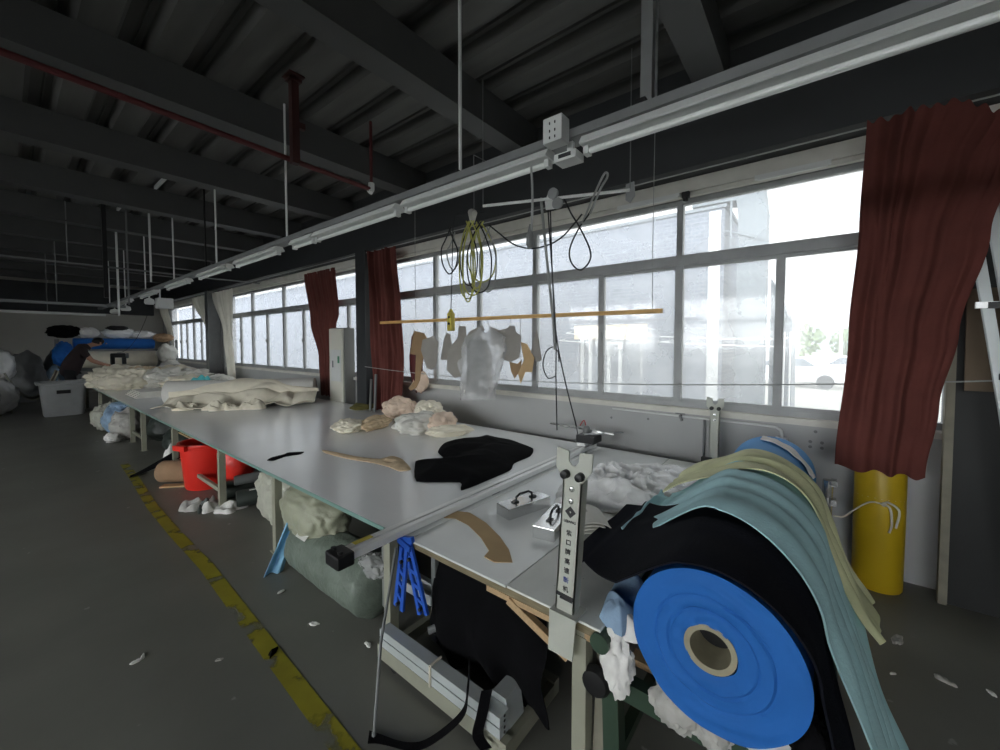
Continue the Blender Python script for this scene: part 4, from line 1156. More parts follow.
bg = thing('film_bag', 'large clear film bag of garment patterns hanging in the middle of the row', 'bag', (HX - .06, 2.9, 1.8))
b = MB()
sh_ = [(0, .10, .20), (.12, .28, .25), (.3, .33, .25), (.5, .30, .20), (.75, .27, .22), (1, .25, .20)]
def fbag(u, v):
    a = 2 * math.pi * u
    for (t0, l0, r0), (t1, l1, r1) in zip(sh_, sh_[1:]):
        if v <= t1 or t1 == 1:
            s_ = (v - t0) / (t1 - t0); wl = l0 + (l1 - l0) * s_; break
    z = 1.80 - .76 * v
    d = 1 + .22 * crease((math.cos(a) * .4, math.sin(a) * .4, z * .8), 7, 7)
    cz = min(1, v * 6 + .15)
    return (HX - .06 + .055 * math.sin(a) * d * cz, 2.78 + .14 * v + wl * math.cos(a) * d * (cz * .3 + .7), z + .03 * math.cos(a * 2) * (1 - v) - (.03 * math.cos(a) if v > .8 else 0))
b.sheet(56, 40, fbag); b.build('film', M['clearbag'], bg, smooth=True, angle=1.2)
for k, (dy, w, z0, z1) in enumerate(((.04, .15, 1.10, 1.74), (-.06, .12, 1.25, 1.70), (.0, .17, 1.08, 1.45))):
    b = MB(); x = HX - .075 + .018 * k
    b.poly([(x, 2.88 + dy - w, z0), (x, 2.88 + dy + w, z0 + .02), (x, 2.88 + dy + w * .8, (z0 + z1) / 2), (x, 2.88 + dy + w * .95, z1 - .08), (x, 2.88 + dy + w * .3, z1), (x, 2.88 + dy - w * .4, z1 - .01), (x, 2.88 + dy - w, z1 - .15)], (.003, 0, 0)); b.build('card', M['greycard'] if k else M['tray'], bg)
b = MB(); b.tube([(HX - .06, 2.9, 1.72), (HX - .03, 2.9, 1.87), (HX, 2.9, 1.91)], .004, 6); b.build('hook', M['greywire'], bg)

# ------------------------------------------------------------------ cables over the table
rdp = [(2.649,2.301,2.850), (3.093,1.169,2.850)]
hr = thing('cable_rod', 'thin metal rod under the ceiling with pulleys and cables hung on it', 'rod', rdp[1])
b = MB(); b.tube([Vector(rdp[0]), Vector(rdp[1])], .012, 10); b.build('rod', M['alu'], hr)
b = MB(); pp = Vector(rdp[1]); b.poly([pp + Vector(q) for q in ((.0, .035, .05), (0, -.03, .06), (0, -.04, -.05), (0, .0, -.10), (0, .035, -.07))], (.008, 0, 0)); b.build('end_plate', M['greyplastic'], hr)
for q in rdp:
    b = MB(); b.tube([Vector(q) + Vector((0, 0, .01)), (q[0], q[1], ZD)], .004, 6); b.build('hanger', M['tray'], hr)
pu = thing('pulley_block', 'pair of white pulleys holding the black cables on the rod', 'pulley', (2.854,1.749,2.860))
c0 = Vector((2.854,1.749,2.860))
for k, o_ in enumerate(((0, 0, .0), (-.03, -.06, -.10))):
    b = MB(); b.lathe([(.012, -.012), (.045, -.012), (.036, 0), (.045, .012), (.012, .012)], c0 + Vector(o_) + Vector((0, -.03, .02)), 'X', 24); b.build('wheel', M['greyplastic'], pu)
b = MB(); b.poly([c0 + Vector(q) for q in ((.016, .06, -.02), (.016, .02, .06), (.016, -.05, .05), (.016, -.05, -.1), (.016, .05, -.09))], (.006, 0, 0)); b.build('side_plate', M['paint_white'], pu)
def cable(label, pts, m, r=.007, name='cable', group='cables over the table', k=6):
    b = MB(); b.tube(smooth_path(pts, k), r, 7)
    return tag(b.build(name, M[m], smooth=True), label, 'cable', group)
cable('black cable dropping straight from the pulleys to the rail cutter', [(2.900,1.806,2.903), (2.930,1.793,2.532), (3.000,1.792,2.031), (3.100,1.829,1.686), (3.200,1.886,1.316), (3.380,1.977,0.804)], 'blackwire', .006)
cable('grey cable from the pulleys beside the straight black one', [(2.900,1.866,2.891), (2.900,1.824,2.531), (2.950,1.813,2.200), (3.050,1.831,1.862), (3.100,1.839,1.596)], 'greywire', .012)
cable('black cable slanting from the pulleys down to the cutter motor', [(2.900,1.776,2.855), (3.000,1.803,2.119), (3.100,1.819,1.686), (3.250,1.808,1.270), (3.420,1.791,0.871), (3.450,1.785,0.760)], 'blackwire', .006)
cable('small black loop of cable tied halfway down the drop', [(3.180,1.874,1.355), (3.180,1.960,1.332), (3.180,2.016,1.442), (3.180,1.983,1.575), (3.180,1.908,1.622), (3.180,1.854,1.577), (3.180,1.843,1.485)], 'blackwire', .006)
cable('black teardrop loop of cable right of the pulleys', [(2.950,1.681,2.880), (2.950,1.606,2.725), (2.950,1.523,2.589), (2.950,1.433,2.399), (2.950,1.441,2.305), (2.950,1.520,2.251), (2.950,1.602,2.326), (2.950,1.613,2.442), (2.950,1.532,2.590), (2.950,1.436,2.699), (2.950,1.337,2.886)], 'blackwire', .007)
cable('doubled grey cable slanting up to the dark girder', [(2.950,1.505,2.618), (2.950,1.420,2.789), (2.950,1.330,2.953), (2.950,1.297,2.967), (2.950,1.297,2.929), (2.950,1.353,2.851), (2.950,1.436,2.683)], 'greywire', .009)
cable('long cable swagging from the coiled cables to the doubled grey cable', [(2.950,2.487,2.790), (2.950,2.352,2.682), (2.950,2.199,2.566), (2.950,2.011,2.497), (2.950,1.825,2.499), (2.950,1.689,2.544), (2.950,1.577,2.631), (2.950,1.506,2.697)], 'blackwire', .007)
cable('grey pull cord hanging from the white socket box', [(1.700,1.154,2.551), (1.700,1.145,2.429), (1.700,1.147,2.280), (1.700,1.153,2.200)], 'greywire', .006)
b = MB(); c0 = Vector((1.700,1.159,2.181)); b.lathe([(.004, .08), (.018, .02), (.021, -.02), (.012, -.04)], c0, 'Z', 16); tag(b.build('pull_switch', M['tray']), 'small grey pull switch at the end of the grey cord', 'switch')
rnd = random.Random(8)
for k, (xt, yt, w, bot, m, lab) in enumerate(((452, 228, 9, 277, 'blackwire', 'black loop of coiled cable at the left of the coil'), (470, 222, 8, 300, 'yellowwire', 'yellow-green coiled cable hanging in the middle'), (474, 221, 10, 296, 'yellowwire', 'yellow-green coiled cable hanging widest'), (480, 222, 12, 292, 'blackwire', 'black coiled cable right of the yellow ones'), (468, 222, 5, 303, 'yellowwire', 'yellow-green coiled cable hanging lowest'), (476, 224, 6, 288, 'yellowwire', 'short yellow-green coil inside the others'), (486, 226, 8, 290, 'greywire', 'grey coiled cable at the right of the coil'), (449, 232, 7, 272, 'greywire', 'thin grey loop at the far left of the coil'), (478, 220, 14, 281, 'yellowwire', 'yellow-green coil spreading to the right of the rest'), (464, 222, 9, 286, 'blackwire', 'black coil just left of the yellow-green ones'), (472, 220, 4, 293, 'yellowwire', 'narrow yellow-green coil at the heart of the bunch'))):
    import_pts = []
    q = lambda x, y: (3.10 + .012 * (k - 4), 0, 0)
    X_ = 3.10 + .014 * (k - 4)
    def U(x, y):      # point at depth X_ on the sight of the coil
        py0 = Vector((3.100,2.873,2.927)); pyx = Vector((3.100,2.734,2.901)); pyz = Vector((3.100,2.874,2.824))
        p = py0 + (pyx - py0) * ((x - 470) / 10) + (pyz - py0) * ((y - 222) / 10)
        return (X_, p.y, p.z)
    m_ = (yt + bot) / 2
    cable(lab, [U(xt + 2, yt), U(xt - w * .5, yt + 14), U(xt - w, m_), U(xt - w * .8, bot - 9), U(xt, bot), U(xt + w * .8, bot - 9), U(xt + w, m_), U(xt + w * .5, yt + 14), U(xt - 1, yt)], m, .0075, 'coiled_cable', 'coiled cables over the table')
b = MB(); c0 = Vector((3.100,2.817,2.978)); b.tube([c0 + Vector((0, 0, .02)), (c0.x, c0.y, 3.6), (WX - .271, c0.y, 3.61)], .005, 6); tag(b.build('cable_hook', M['tray']), 'thin wire hook holding up the bunch of coiled cables', 'hook')
b = MB(); b.tube([c0 + Vector((-.05, -.05, 0)), c0 + Vector((.0, .02, .04)), c0 + Vector((.03, .05, -.05))], [.03, .05, .025], 10); tag(b.build('cable_tie', M['greyrag'], smooth=True), 'pale cloth tie bunching the coiled cables', 'tie')
pn = thing('pendant_control', 'yellow pendant push button control hanging on a black cable', 'control', (3.100,3.164,1.749))
c0 = Vector((3.100,3.163,1.904))
b = MB(); b.box(c0.x - .03, c0.y - .035, c0.z - .11, c0.x + .03, c0.y + .035, c0.z + .09, bev=.012); b.lathe([(.03, .0905), (.012, .13)], c0, 'Z', 14); ph_ = b.build('housing', M['yellowpend'], pn)
for dz in (.04, -.03):
    b = MB(); b.lathe([(.004, -.008), (.014, -.006), (.014, 0)], (c0.x - .0305, c0.y, c0.z + dz), 'X', 12); b.build('button', M['black'], ph_)
b = MB(); b.tube([c0 + Vector((0, 0, .13)), Vector((3.100,3.143,2.460)), Vector((3.100,3.125,2.932)), Vector((3.100,3.094,3.044)), (WX - .272, Vector((3.100,3.094,3.044)).y, 3.2)], .005, 7); b.build('cable', M['blackwire'], pn)

# ------------------------------------------------------------------ cable tray with lamps, hung over the table
LX = 1.74
tr = thing('cable_tray', 'long grey steel cable tray hanging under the beams the length of the table', 'tray', (LX, 7, 2.66))
b = MB(); b.box(LX - .05, -4.6, 2.615, LX - .044, 15.6, 2.655); b.box(LX + .044, -4.6, 2.615, LX + .05, 15.6, 2.655); b.box(LX - .044, -4.6, 2.615, LX + .044, 15.6, 2.620)
b.build('channel', M['tray'], tr)
for y in (-2.2, .60, 1.69, 4.0, 6.0, 8.0, 10.0, 12.0, 14.0):
    b = MB(); b.box(LX - .056, y - .02, 2.636, LX + .056, y + .02, 2.74) if False else b.beam((LX - .053, y, 2.664), (LX + .053, y, 2.664), .04, .018); b.build('bracket', M['black'], tr)
    if y not in (.60,):
        b = MB(); b.tube([(LX, y, 2.674), (LX, y, ZD + .084)], .010, 8); b.build('hanging_rod', M['paint_white'], tr)
b = MB(); b.box(LX + .06, .59, 2.70, LX + .10, .64, ZD); b.box(LX + .10, .58, 2.70, LX + .106, .65, ZD); tag(b.build('support_post', M['tray']), 'grey slotted steel post from the ceiling down to the cable tray', 'post')
def lamp(y0, y1, label):
    t = thing('tube_lamp', label, 'lamp', (LX, (y0 + y1) / 2, 2.56), 'tube lamps under the cable tray')
    b = MB(); b.poly([(LX + p, y0, z) for p, z in ((-.03, 2.6145), (-.055, 2.577), (-.05, 2.571), (.05, 2.571), (.055, 2.577), (.03, 2.6145))], (0, y1 - y0, 0)); b.build('reflector', M['paint_white'], t)
    b = MB(); b.tube([(LX, y0 + .03, 2.552), (LX, y1 - .03, 2.552)], .014, 12); b.build('tube', M['tube'], t)
    for y in (y0 + .005, y1 - .03):
        b = MB(); b.box(LX - .02, y, 2.534, LX + .02, y + .025, 2.5705); b.build('lamp_holder', M['paint_white'], t)
lamp(-.42, .88, 'unlit white tube lamp under the tray right of the white socket box')
lamp(-1.8, -.5, 'unlit white tube lamp at the top right corner of the view')
for y0, y1, lab in ((1.06, 2.20, 'just left of the white socket box'), (2.28, 3.42, 'second to the left of the socket box'), (3.46, 3.86, 'short, third to the left of the socket box'), (4.18, 5.3, 'fourth from the socket box, above the red curtains'), (5.55, 6.7, 'fifth to the left of the socket box'), (7.2, 8.4, 'sixth to the left of the socket box'), (9.2, 10.4, 'second from the far end of the tray'), (11.4, 12.6, 'last at the far end of the tray')):
    lamp(y0, y1, 'unlit white tube lamp under the tray, ' + lab)
sb = thing('socket_box', 'white double socket box on the cable tray above the hanging cables', 'socket', (LX - .06, 1.0, 2.6))
b = MB(); b.box(LX - .125, .93, 2.585, LX - .052, 1.03, 2.70, bev=.004); sbx = b.build('box', M['paint_white'], sb)
for z in (2.67, 2.635, 2.605):
    b = MB(); b.box(LX - .1275, .962, z - .006, LX - .1255, .968, z + .006); b.box(LX - .1275, .99, z - .006, LX - .1255, .996, z + .006); b.build('socket_slot', M['ink'], sbx)
jb = thing('junction_box', 'white open junction box under the tray just right of the socket box', 'box', (LX - .02, .94, 2.53))
b = MB(); b.box(LX - .075, .885, 2.51, LX + .01, 1.0, 2.5475, bev=.004); b.box(LX - .02, .93, 2.5475, LX + .0, .96, 2.64); b.build('box', M['paint_white'], jb)
b = MB(); b.box(LX - .0775, .91, 2.522, LX - .0755, .975, 2.540); b.build('opening', M['ink'], jb)

# red sprinkler pipe and drops
pt = thing('red_pipe', 'dark red pipe slung under the second ceiling beam', 'pipe', (0, 3.62, 3.3))
b = MB(); b.tube([(-6.9, 3.62, 3.36), (0, 3.62, 3.29), (2.42, 3.62, 3.235)], .022, 12); b.build('pipe', M['redpaint'], pt)
b = MB(); b.tube([(2.40, 3.62, 3.205), (2.42, 3.62, 3.235), (2.42, 3.62, 3.30)], .03, 12); b.build('elbow', M['paint_white'], pt)
b = MB(); b.tube([(2.42, 3.62, 3.28), (2.42, 3.62, ZD - .003)], .016, 10); b.build('riser', M['redpaint'], pt)
hb = thing('hanger_post', 'dark maroon steel post hanging from the ceiling at the red pipe', 'post', (1.60, 3.55, 3.2))
b = MB(); b.box(1.585, 3.50, 3.19, 1.645, 3.56, ZD); b.build('post', M['maroon'], hb)
b = MB(); b.box(1.55, 3.46, ZD - .014, 1.68, 3.6, ZD - .001); b.box(1.565, 3.485, ZD - .05, 1.665, 3.575, ZD - .03); b.build('top_plate', M['maroon'], hb)
b = MB(); b.box(1.646, 3.51, 3.50, 1.70, 3.55, 3.55); b.build('lug', M['maroon'], hb)
for k, (x, y, z0, z1, w, m, lab) in enumerate(((1.01, 8.4, 2.35, 3.9, .05, 'black', 'dark post hanging from the ceiling far left'), (1.35, 9.0, 2.3, 3.9, .02, 'tray', 'thin grey drop rod farther along, right of the dark post'), (1.44, 10.6, 2.2, 3.4, .03, 'paint_white', 'short white drop rod at the far left'), (1.50, 8.2, 2.72, 3.55, .018, 'paint_white', 'thin white drop rod beside the tray, nearer one'), (1.64, 9.0, 2.72, 3.6, .022, 'paint_white', 'white drop rod ending at the pale boxes'), (1.95, 7.2, 2.75, 3.92, .018, 'black', 'dark drop rod behind the tray'))):
    b = MB(); b.beam((x, y, z0), (x, y, ZD + .084), w, w, up=(1, 0, 0)); tag(b.build('drop_rod', M[m]), lab, 'rod', 'drop rods at the far end')
for y, z, lab in ((11.6, 2.42, 'long pale crosswise tray at the far end, nearer one'), (14.2, 2.36, 'long pale crosswise tray at the far end, farther one'), (9.4, 2.95, 'thin pale crosswise pipe below the far beams')):
    t = thing('cross_tray', lab, 'tray', (-2, y, z), 'crosswise trays at the far end')
    b = MB(); b.box(-6.8, y - .035, z, LX - .06, y + .035, z + .05) if y > 10 else b.tube([(-6.8, y, z), (3.5, y, z)], .015, 8); b.build('channel', M['paint_white'] if y > 14 else M['tray'], t)
    for x in (-4, -1.5, .7):
        b = MB(); b.tube([(x, y, z + (.05 if y > 10 else 0)), (x, y, ZD)], .008, 6); b.build('hanging_rod', M['tray'], t)
for k, (y, w, lab) in enumerate(((9.1, .10, 'pale box lamp hanging below the tray at the far end, nearest'), (9.9, .07, 'round pale lamp second along below the far tray'), (12.2, .08, 'round pale lamp third along below the far tray'), (13.6, .08, 'round pale lamp last below the far tray'))):
    t = thing('bay_lamp', lab, 'lamp', (LX + .02, y, 2.4), 'pale lamps below the tray')
    b = MB()
    if k == 0: b.box(LX - .02, y - .10, 2.28, LX + .2, y + .10, 2.46, bev=.01)
    else: b.lathe([(.02, .12), (w, .09), (w * 1.15, .03), (w * .9, 0)], (LX + .03, y, 2.40), 'Z', 20)
    b.build('housing', M['paint_white'], t)
    b = MB(); b.tube([(LX + .03, y, 2.46), (LX + .03, y, 2.614)], .012, 8); b.build('stem', M['paint_white'], t)
for k, (x, y, lab) in enumerate(((1.45, 6.9, 'small white strip on the ceiling deck, nearer'), (1.28, 8.6, 'small white strip on the ceiling deck, farther'))):
    b = MB(); b.box(x - .015, y, ZD - .045, x + .015, y + .6, ZD - .001); tag(b.build('ceiling_strip', M['paint_white']), lab, 'strip', 'strips on the ceiling')
# ------------------------------------------------------------------ under the table, near end
def channel(name, a, c, w, h, m, label, cat, up=(0, 0, 1), group=None, holes=False):
    """U profile from a to c"""
    a, c = Vector(a), Vector(c); d = (c - a).normalized(); x = d.cross(Vector(up)).normalized(); z = x.cross(d)
    t = .004
    pr = [(-w / 2, -h / 2), (w / 2, -h / 2), (w / 2, h / 2), (w / 2 - t, h / 2), (w / 2 - t, -h / 2 + t), (-w / 2 + t, -h / 2 + t), (-w / 2 + t, h / 2), (-w / 2, h / 2)]
    b = MB(); b.poly([a + x * p + z * q for p, q in pr], c - a)
    if holes:
        pass
    return tag(b.build(name, m), label, cat, group)
bf = thing('base_frame', 'beige steel base frame lying on the floor under the table edge', 'frame', (1.3, 1.35, 0))
for x in (1.185, 1.55):
    b = MB(); b.box(x - .02, .90, .03, x + .02, 1.74, .10); b.build('side_rail', M['legpaint'], bf)
for y in (.92, 1.70):
    b = MB(); b.box(1.206, y - .02, .03, 1.529, y + .02, .09); b.build('cross_rail', M['legpaint'], bf)
for x in (1.185, 1.55):
    for y in (1.0, 1.62):
        b = MB(); b.lathe([(.01, -.012), (.03, -.012), (.03, .012), (.01, .012)], (x, y, .030), 'X', 16); b.build('castor', M['black'], bf)
for k, (z, lab) in enumerate(((.165, 'pale grey steel channel lying on the base frame, upper of two'), (.118, 'pale grey steel channel lying on the base frame, lower of two'))):
    t = thing('steel_channel', lab, 'channel', (1.19, 1.3, z - .02), 'channels on the base frame')
    b = MB(); b.box(1.165, .93, z - .0225 + .006, 1.225, 1.72, z + .0225 + .001); b.build('profile', M['alupaint'], t)
    for s_ in (-.008, .012):
        b = MB(); b.lathe([(.006, 0), (.006, .002)], (1.195, .9285, z + s_ + .003), 'Y', 10); b.build('hole', M['ink'], t)
b = MB(); b.tube([(1.160, 1.33, z_) for z_ in (.10, .13, .17, .195)], .006, 6); b.tube([(1.160, 1.33, .195), (1.23, 1.33, .196)], .006, 6); tag(b.build('cord_tie', M['cord']), 'white cord tied round the two steel channels', 'cord')
b = MB(); b.poly([(1.23, y, z) for y, z in ((.93, .095), (1.06, .095), (1.02, .21), (.95, .21))], (.10, 0, 0)); tag(b.build('steel_bracket', M['alupaint']), 'pale grey steel bracket on the base frame beside the channel ends', 'bracket')
channel('steel_channel', (1.40, 1.98, .30), (1.40, 1.55, .30), .08, .05, M['alupaint'], 'short grey steel channel hung under the table, upper one', 'channel')
channel('steel_channel', (1.50, 1.96, .235), (1.50, 1.50, .235), .08, .05, M['alupaint'], 'short grey steel channel under the table, lower one', 'channel')
hk = thing('hanging_rack', 'thin steel rack hung under the table holding the short channels', 'rack', (1.45, 1.73, .11))
for y in (1.50, 1.93):
    b = MB(); b.box(1.348, y, .11, 1.372, y + .03, .57); b.box(1.538, y, .11, 1.562, y + .03, .57); b.box(1.36, y + .005, .185, 1.55, y + .025, .205); b.box(1.36, y + .005, .262, 1.44, y + .025, .272)
    b.build('bracket', M['tray'], hk)
b = MB(); b.tube([(1.30, 1.5, .20), (1.75, 1.15, .36)], .018, 12); tag(b.build('steel_tube', M['tray']), 'grey steel tube slanting behind the channels under the table', 'tube')
blob('film_scrap', (1.46, 1.38, .36), (.07, .09, .15), 5, M['clearbag'], 'clear plastic film hanging under the table left of the black cloth', 'film', amp=.3, sc=4, sub=4)
# black cloth hanging under the table
def hang(u, v):
    y = 1.50 - .66 * u
    w = math.sin(u * 17 + 1.5 * math.sin(v * 3)) * .5 + noise.noise(Vector((u * 4, v * 3, 2)))
    return (1.40 - .10 * math.sin(v * 2.6) + .035 * w * (.3 + v) + .06 * (u - .5) ** 2, y + .06 * v * (.5 - u) + .02 * noise.noise(Vector((v * 4, u * 3, 5))), .575 - (.47 + .05 * math.sin(u * 9)) * v)
b = MB(); b.sheet(60, 40, hang, .006); tag(b.build('black_cloth', M['blackcloth'], smooth=True, angle=1.3), 'large black cloth hanging under the near table end over the channels', 'cloth')
b = MB()
st_ = smooth_path([(1.170,1.092,0.340), (1.130,1.066,0.254), (1.090,1.061,0.182), (1.03, 1.18, .045), (.98, 1.26, .012), (.93, 1.38, .006), (.905, 1.425, .006)], 6)
b.sheet(len(st_) - 1, 1, lambda u, v: st_[round(u * (len(st_) - 1))] + Vector((.012, .014, 0)) * (v - .5) * (1.6 + 1.4 * max(0, (u - .75) * 4)) + Vector((0, 0, .012)) * (v - .5) * (1 - u), .003)
tag(b.build('black_strap', M['blackcloth']), 'black fabric strap trailing from the black cloth on to the floor', 'strap')
b = MB()
st2 = smooth_path([(1.160,0.991,0.275), (1.140,1.000,0.182), (1.130,1.013,0.099), (1.120,0.962,0.083)], 6)
b.sheet(len(st2) - 1, 1, lambda u, v: st2[round(u * (len(st2) - 1))] + Vector((.02, -.02, .004)) * (v - .5) * 1.6, .003)
tag(b.build('black_strap', M['blackcloth']), 'short black fabric strap hanging beside the channel ends', 'strap')
b = MB(); b.tube([(.925, 1.415, .012), (1.02, 1.50, .30), (1.235, 1.67, .60)], [.007, .007, .007], 8); b.tube([(.92, 1.41, .0), (.926, 1.416, .02)], .009, 8); tag(b.build('thin_rod', M['tray']), 'thin grey rod leaning from the floor against the table edge', 'rod')
# blue spring clamps hanging behind the rail end
for k, (y, x, z, rz, lab) in enumerate(((1.66, 1.26, .43, .15, 'blue plastic clamp hanging under the guide rail, left one'), (1.56, 1.27, .46, -.35, 'blue plastic clamp leaning on the table edge, right one'))):
    t = thing('plastic_clamp', lab, 'clamp', (x, y, z), 'blue clamps at the table edge')
    a = Vector((x, y, z)); R = Matrix.Rotation(rz, 3, 'X')
    def pt_(p): return a + R @ Vector(p)
    b = MB()
    b.beam(pt_((0, -.028, -.17)), pt_((0, -.020, .19)), .022, .014, up=(1, 0, 0)); b.beam(pt_((0, .028, -.17)), pt_((0, .020, .17)), .022, .014, up=(1, 0, 0))
    for z_ in (-.12, -.05, .02, .09): b.beam(pt_((0, -.025, z_)), pt_((0, .025, z_ + .03)), .018, .012, up=(1, 0, 0))
    b.build('frame', M['blueplastic'], t)
    b = MB(); b.beam(pt_((0, -.05, .19)), pt_((0, .05, .20)), .03, .02, up=(1, 0, 0)); b.build('jaw', M['blueplastic'], t)
    for s_ in (-.14, .1):
        b = MB(); b.lathe([(.004, -.02), (.009, -.018), (.009, .0)], pt_((-.002, 0, s_)), 'X', 12); b.build('pin', M['black'], t)
# ------------------------------------------------------------------ bags and bales along the aisle
bl = thing('wrapped_bale', 'long grey-green plastic wrapped bale lying under the table edge', 'bale', (1.38, 2.5, 0))
b = MB(); bm = b.bm
rings = []
for i in range(41):
    t = i / 40; y = 1.98 + .98 * t
    e = min(1, .18 + (min(t, 1 - t) * 14) ** .7) if min(t, 1 - t) < .07 else 1
    row = []
    for k_ in range(56):
        a = 2 * math.pi * k_ / 56
        r = .182 * e * (1 + .07 * crease((math.cos(a), math.sin(a), y * 2.2), 3, 2.2) + .05 * noise.noise(Vector((math.cos(a), math.sin(a), y * 1.5))))
        row.append(bm.verts.new((1.37 + r * math.cos(a), y, max(.004, .185 + r * math.sin(a)))))
    rings.append(row)
for A, B in zip(rings, rings[1:]):
    for k_ in range(56): bm.faces.new((A[k_], A[(k_ + 1) % 56], B[(k_ + 1) % 56], B[k_]))
bm.faces.new(rings[0]); bm.faces.new(rings[-1][::-1])
b.build('wrap', M['bale'], bl, smooth=True, angle=1.2)
b = MB(); b.sheet(6, 6, lambda u, v: (1.37 - .196 * math.cos(.75 + v * .55), 2.66 + .13 * u, .187 + .196 * math.sin(.75 + v * .55)), .001); b.build('paper_label', M['paper'], bl, smooth=True)
blob('plastic_sack', (1.40, 2.86, .42), (.18, .36, .19), 7, M['sack'], 'full pale green plastic sack resting on the wrapped bale', 'sack', amp=.13, sc=2.2, flat=.05, square=.85)
blob('film_scrap', (1.33, 2.02, .34), (.06, .12, .07), 9, M['clearbag'], 'clear crumpled film between the bale and the table leg', 'film', amp=.3, sc=4, sub=4)
blob('woven_bag', (1.66, 3.83, .27), (.26, .34, .30), 12, M['woven'], 'bulging woven plastic bag under the table behind the pale sack', 'bag', amp=.16, sc=2.4, flat=.12, square=.8)
blob('woven_bag', (1.62, 4.28, .50), (.16, .16, .09), 13, M['woven'], 'small white plastic bag pushed under the table top left of the bulging one', 'bag', amp=.2, sc=3, sub=4)
def strip(u, v):
    p = Vector((1.300,2.905,0.486)).lerp(Vector((1.160,3.023,-0.033)), u)
    return p + Vector((.085, -.03, .01)) * (v - .5) * (.7 + .7 * u) + Vector((-.010, -.02, .0)) * math.sin(v * 8 + u * 2)
b = MB(); b.sheet(20, 10, strip, .004); tag(b.build('blue_strip', M['palestrip'], smooth=True), 'pale blue cloth strip hanging out beside the plastic sack', 'strip')
# red bin
rb = thing('red_bin', 'big red plastic bin standing under the table', 'bin', (1.46, 5.55, 0))
b = MB(); b.lathe([(.02, .012), (.20, .012), (.205, 0), (.215, .02), (.255, .48), (.275, .485), (.280, .50), (.275, .525), (.25, .525), (.245, .49), (.205, .03), (.02, .022)], (1.46, 5.55, 0), 'Z', 44); tub_ = b.build('tub', M['redplastic'], rb, smooth=True)
b = MB()
for a in (math.radians(200), math.radians(20)):
    c = Vector((1.46 + .27 * math.cos(a), 5.55 + .27 * math.sin(a), .50)); tdir = Vector((-math.sin(a), math.cos(a), 0)); od = Vector((math.cos(a), math.sin(a), 0))
    b.beam(c - tdir * .09 + od * .02, c + tdir * .09 + od * .02, .04, .055)
b.build('handle', M['redplastic'], tub_)
blob('red_sack', (1.62, 5.08, .30), (.17, .16, .22), 3, M['redplastic'], 'crumpled red plastic sack right of the red bin', 'sack', amp=.12, sc=2.5, sub=4)
cbx = thing('paper_stack', 'stack of tan card sheets wedged over the red bin under the table', 'stack', (1.6, 6.0, .55))
for k in range(3):
    b = MB(); b.box(1.33 + .03 * k, 5.72 + .05 * k, .545 + .016 * k, 1.9, 6.15, .545 + .016 * k + .014, rz=.1 * k); b.build('sheet', M['cardboard'], cbx)
blob('mauve_cloth', (1.45, 5.90, .33), (.09, .14, .20), 4, M['magenta'], 'mauve cloth bundle between the red bin and the brown roll', 'cloth', amp=.15, sc=2.5, sub=4)
b = MB(); b.tube(smooth_path([(1.35, 6.02, .15), (1.33, 5.98, .32), (1.36, 5.93, .46), (1.42, 5.86, .52)]), .02, 8); tag(b.build('white_edging', M['ragwhite']), 'white cloth edging curling over the mauve bundle', 'edging')
b = MB(); a, c = Vector((1.14, 6.08, .13)), Vector((1.42, 5.78, .13)); b.tube([a, a.lerp(c, .05), a.lerp(c, .95), c], [.11, .125, .125, .11], 24); b.tube([a - Vector((.004, -.004, 0)), a + Vector((.01, -.01, 0))], .03, 12); tag(b.build('brown_roll', M['brown'], smooth=True), 'short brown cloth roll lying left of the red bin', 'roll')
b = MB(); b.beam((1.10, 5.86, .012), (1.33, 5.66, .012), .09, .018); tag(b.build('tan_slat', M['cardboard']), 'tan card slat on the floor in front of the brown roll', 'slat')
def blk(u, v):
    p = Vector((.94, 6.62, .012)).lerp(Vector((1.50, 6.38, .36)), u)
    p.z = .012 + .34 * (u ** 1.3) * (1 - .3 * u)
    return p + Vector((.10, .35, .05 * math.sin(v * 3.1))) * (v - .5) * (.25 + .9 * u) + Vector((0, 0, .10 * u * math.sin(v * math.pi)))
b = MB(); b.sheet(24, 16, blk, .008); tag(b.build('black_cloth', M['blackcloth'], smooth=True), 'black cloth spilling on to the floor beyond the brown roll', 'cloth')
heap('white_rag', 1.40, 6.75, 0, .12, .12, .30, 6, M['ragwhite'], label='white rag behind the black cloth spilling on the floor', cat='rag', sc=6, amp=.5, nr=12, ns=36)
for k, (x, y, rx, ry, h, mm, lab) in enumerate(((1.18, 4.86, .13, .10, .09, 'greyrag', 'grey rag on the floor left of the rolls, farther left'), (1.25, 4.68, .10, .09, .10, 'ragwhite', 'white rag on the floor by the table leg near the red bin'), (1.37, 4.52, .12, .09, .07, 'ragwhite', 'white rag on the floor just right of that table leg'), (1.20, 4.70, .06, .05, .12, 'darkroll', 'dark green rag among the white rags by the table leg'))):
    heap('floor_rag', x, y, 0, rx, ry, h, 50 + k, M[mm], label=lab, cat='rag', group='rags by the table leg', sc=8, amp=.8, nr=12, ns=40)
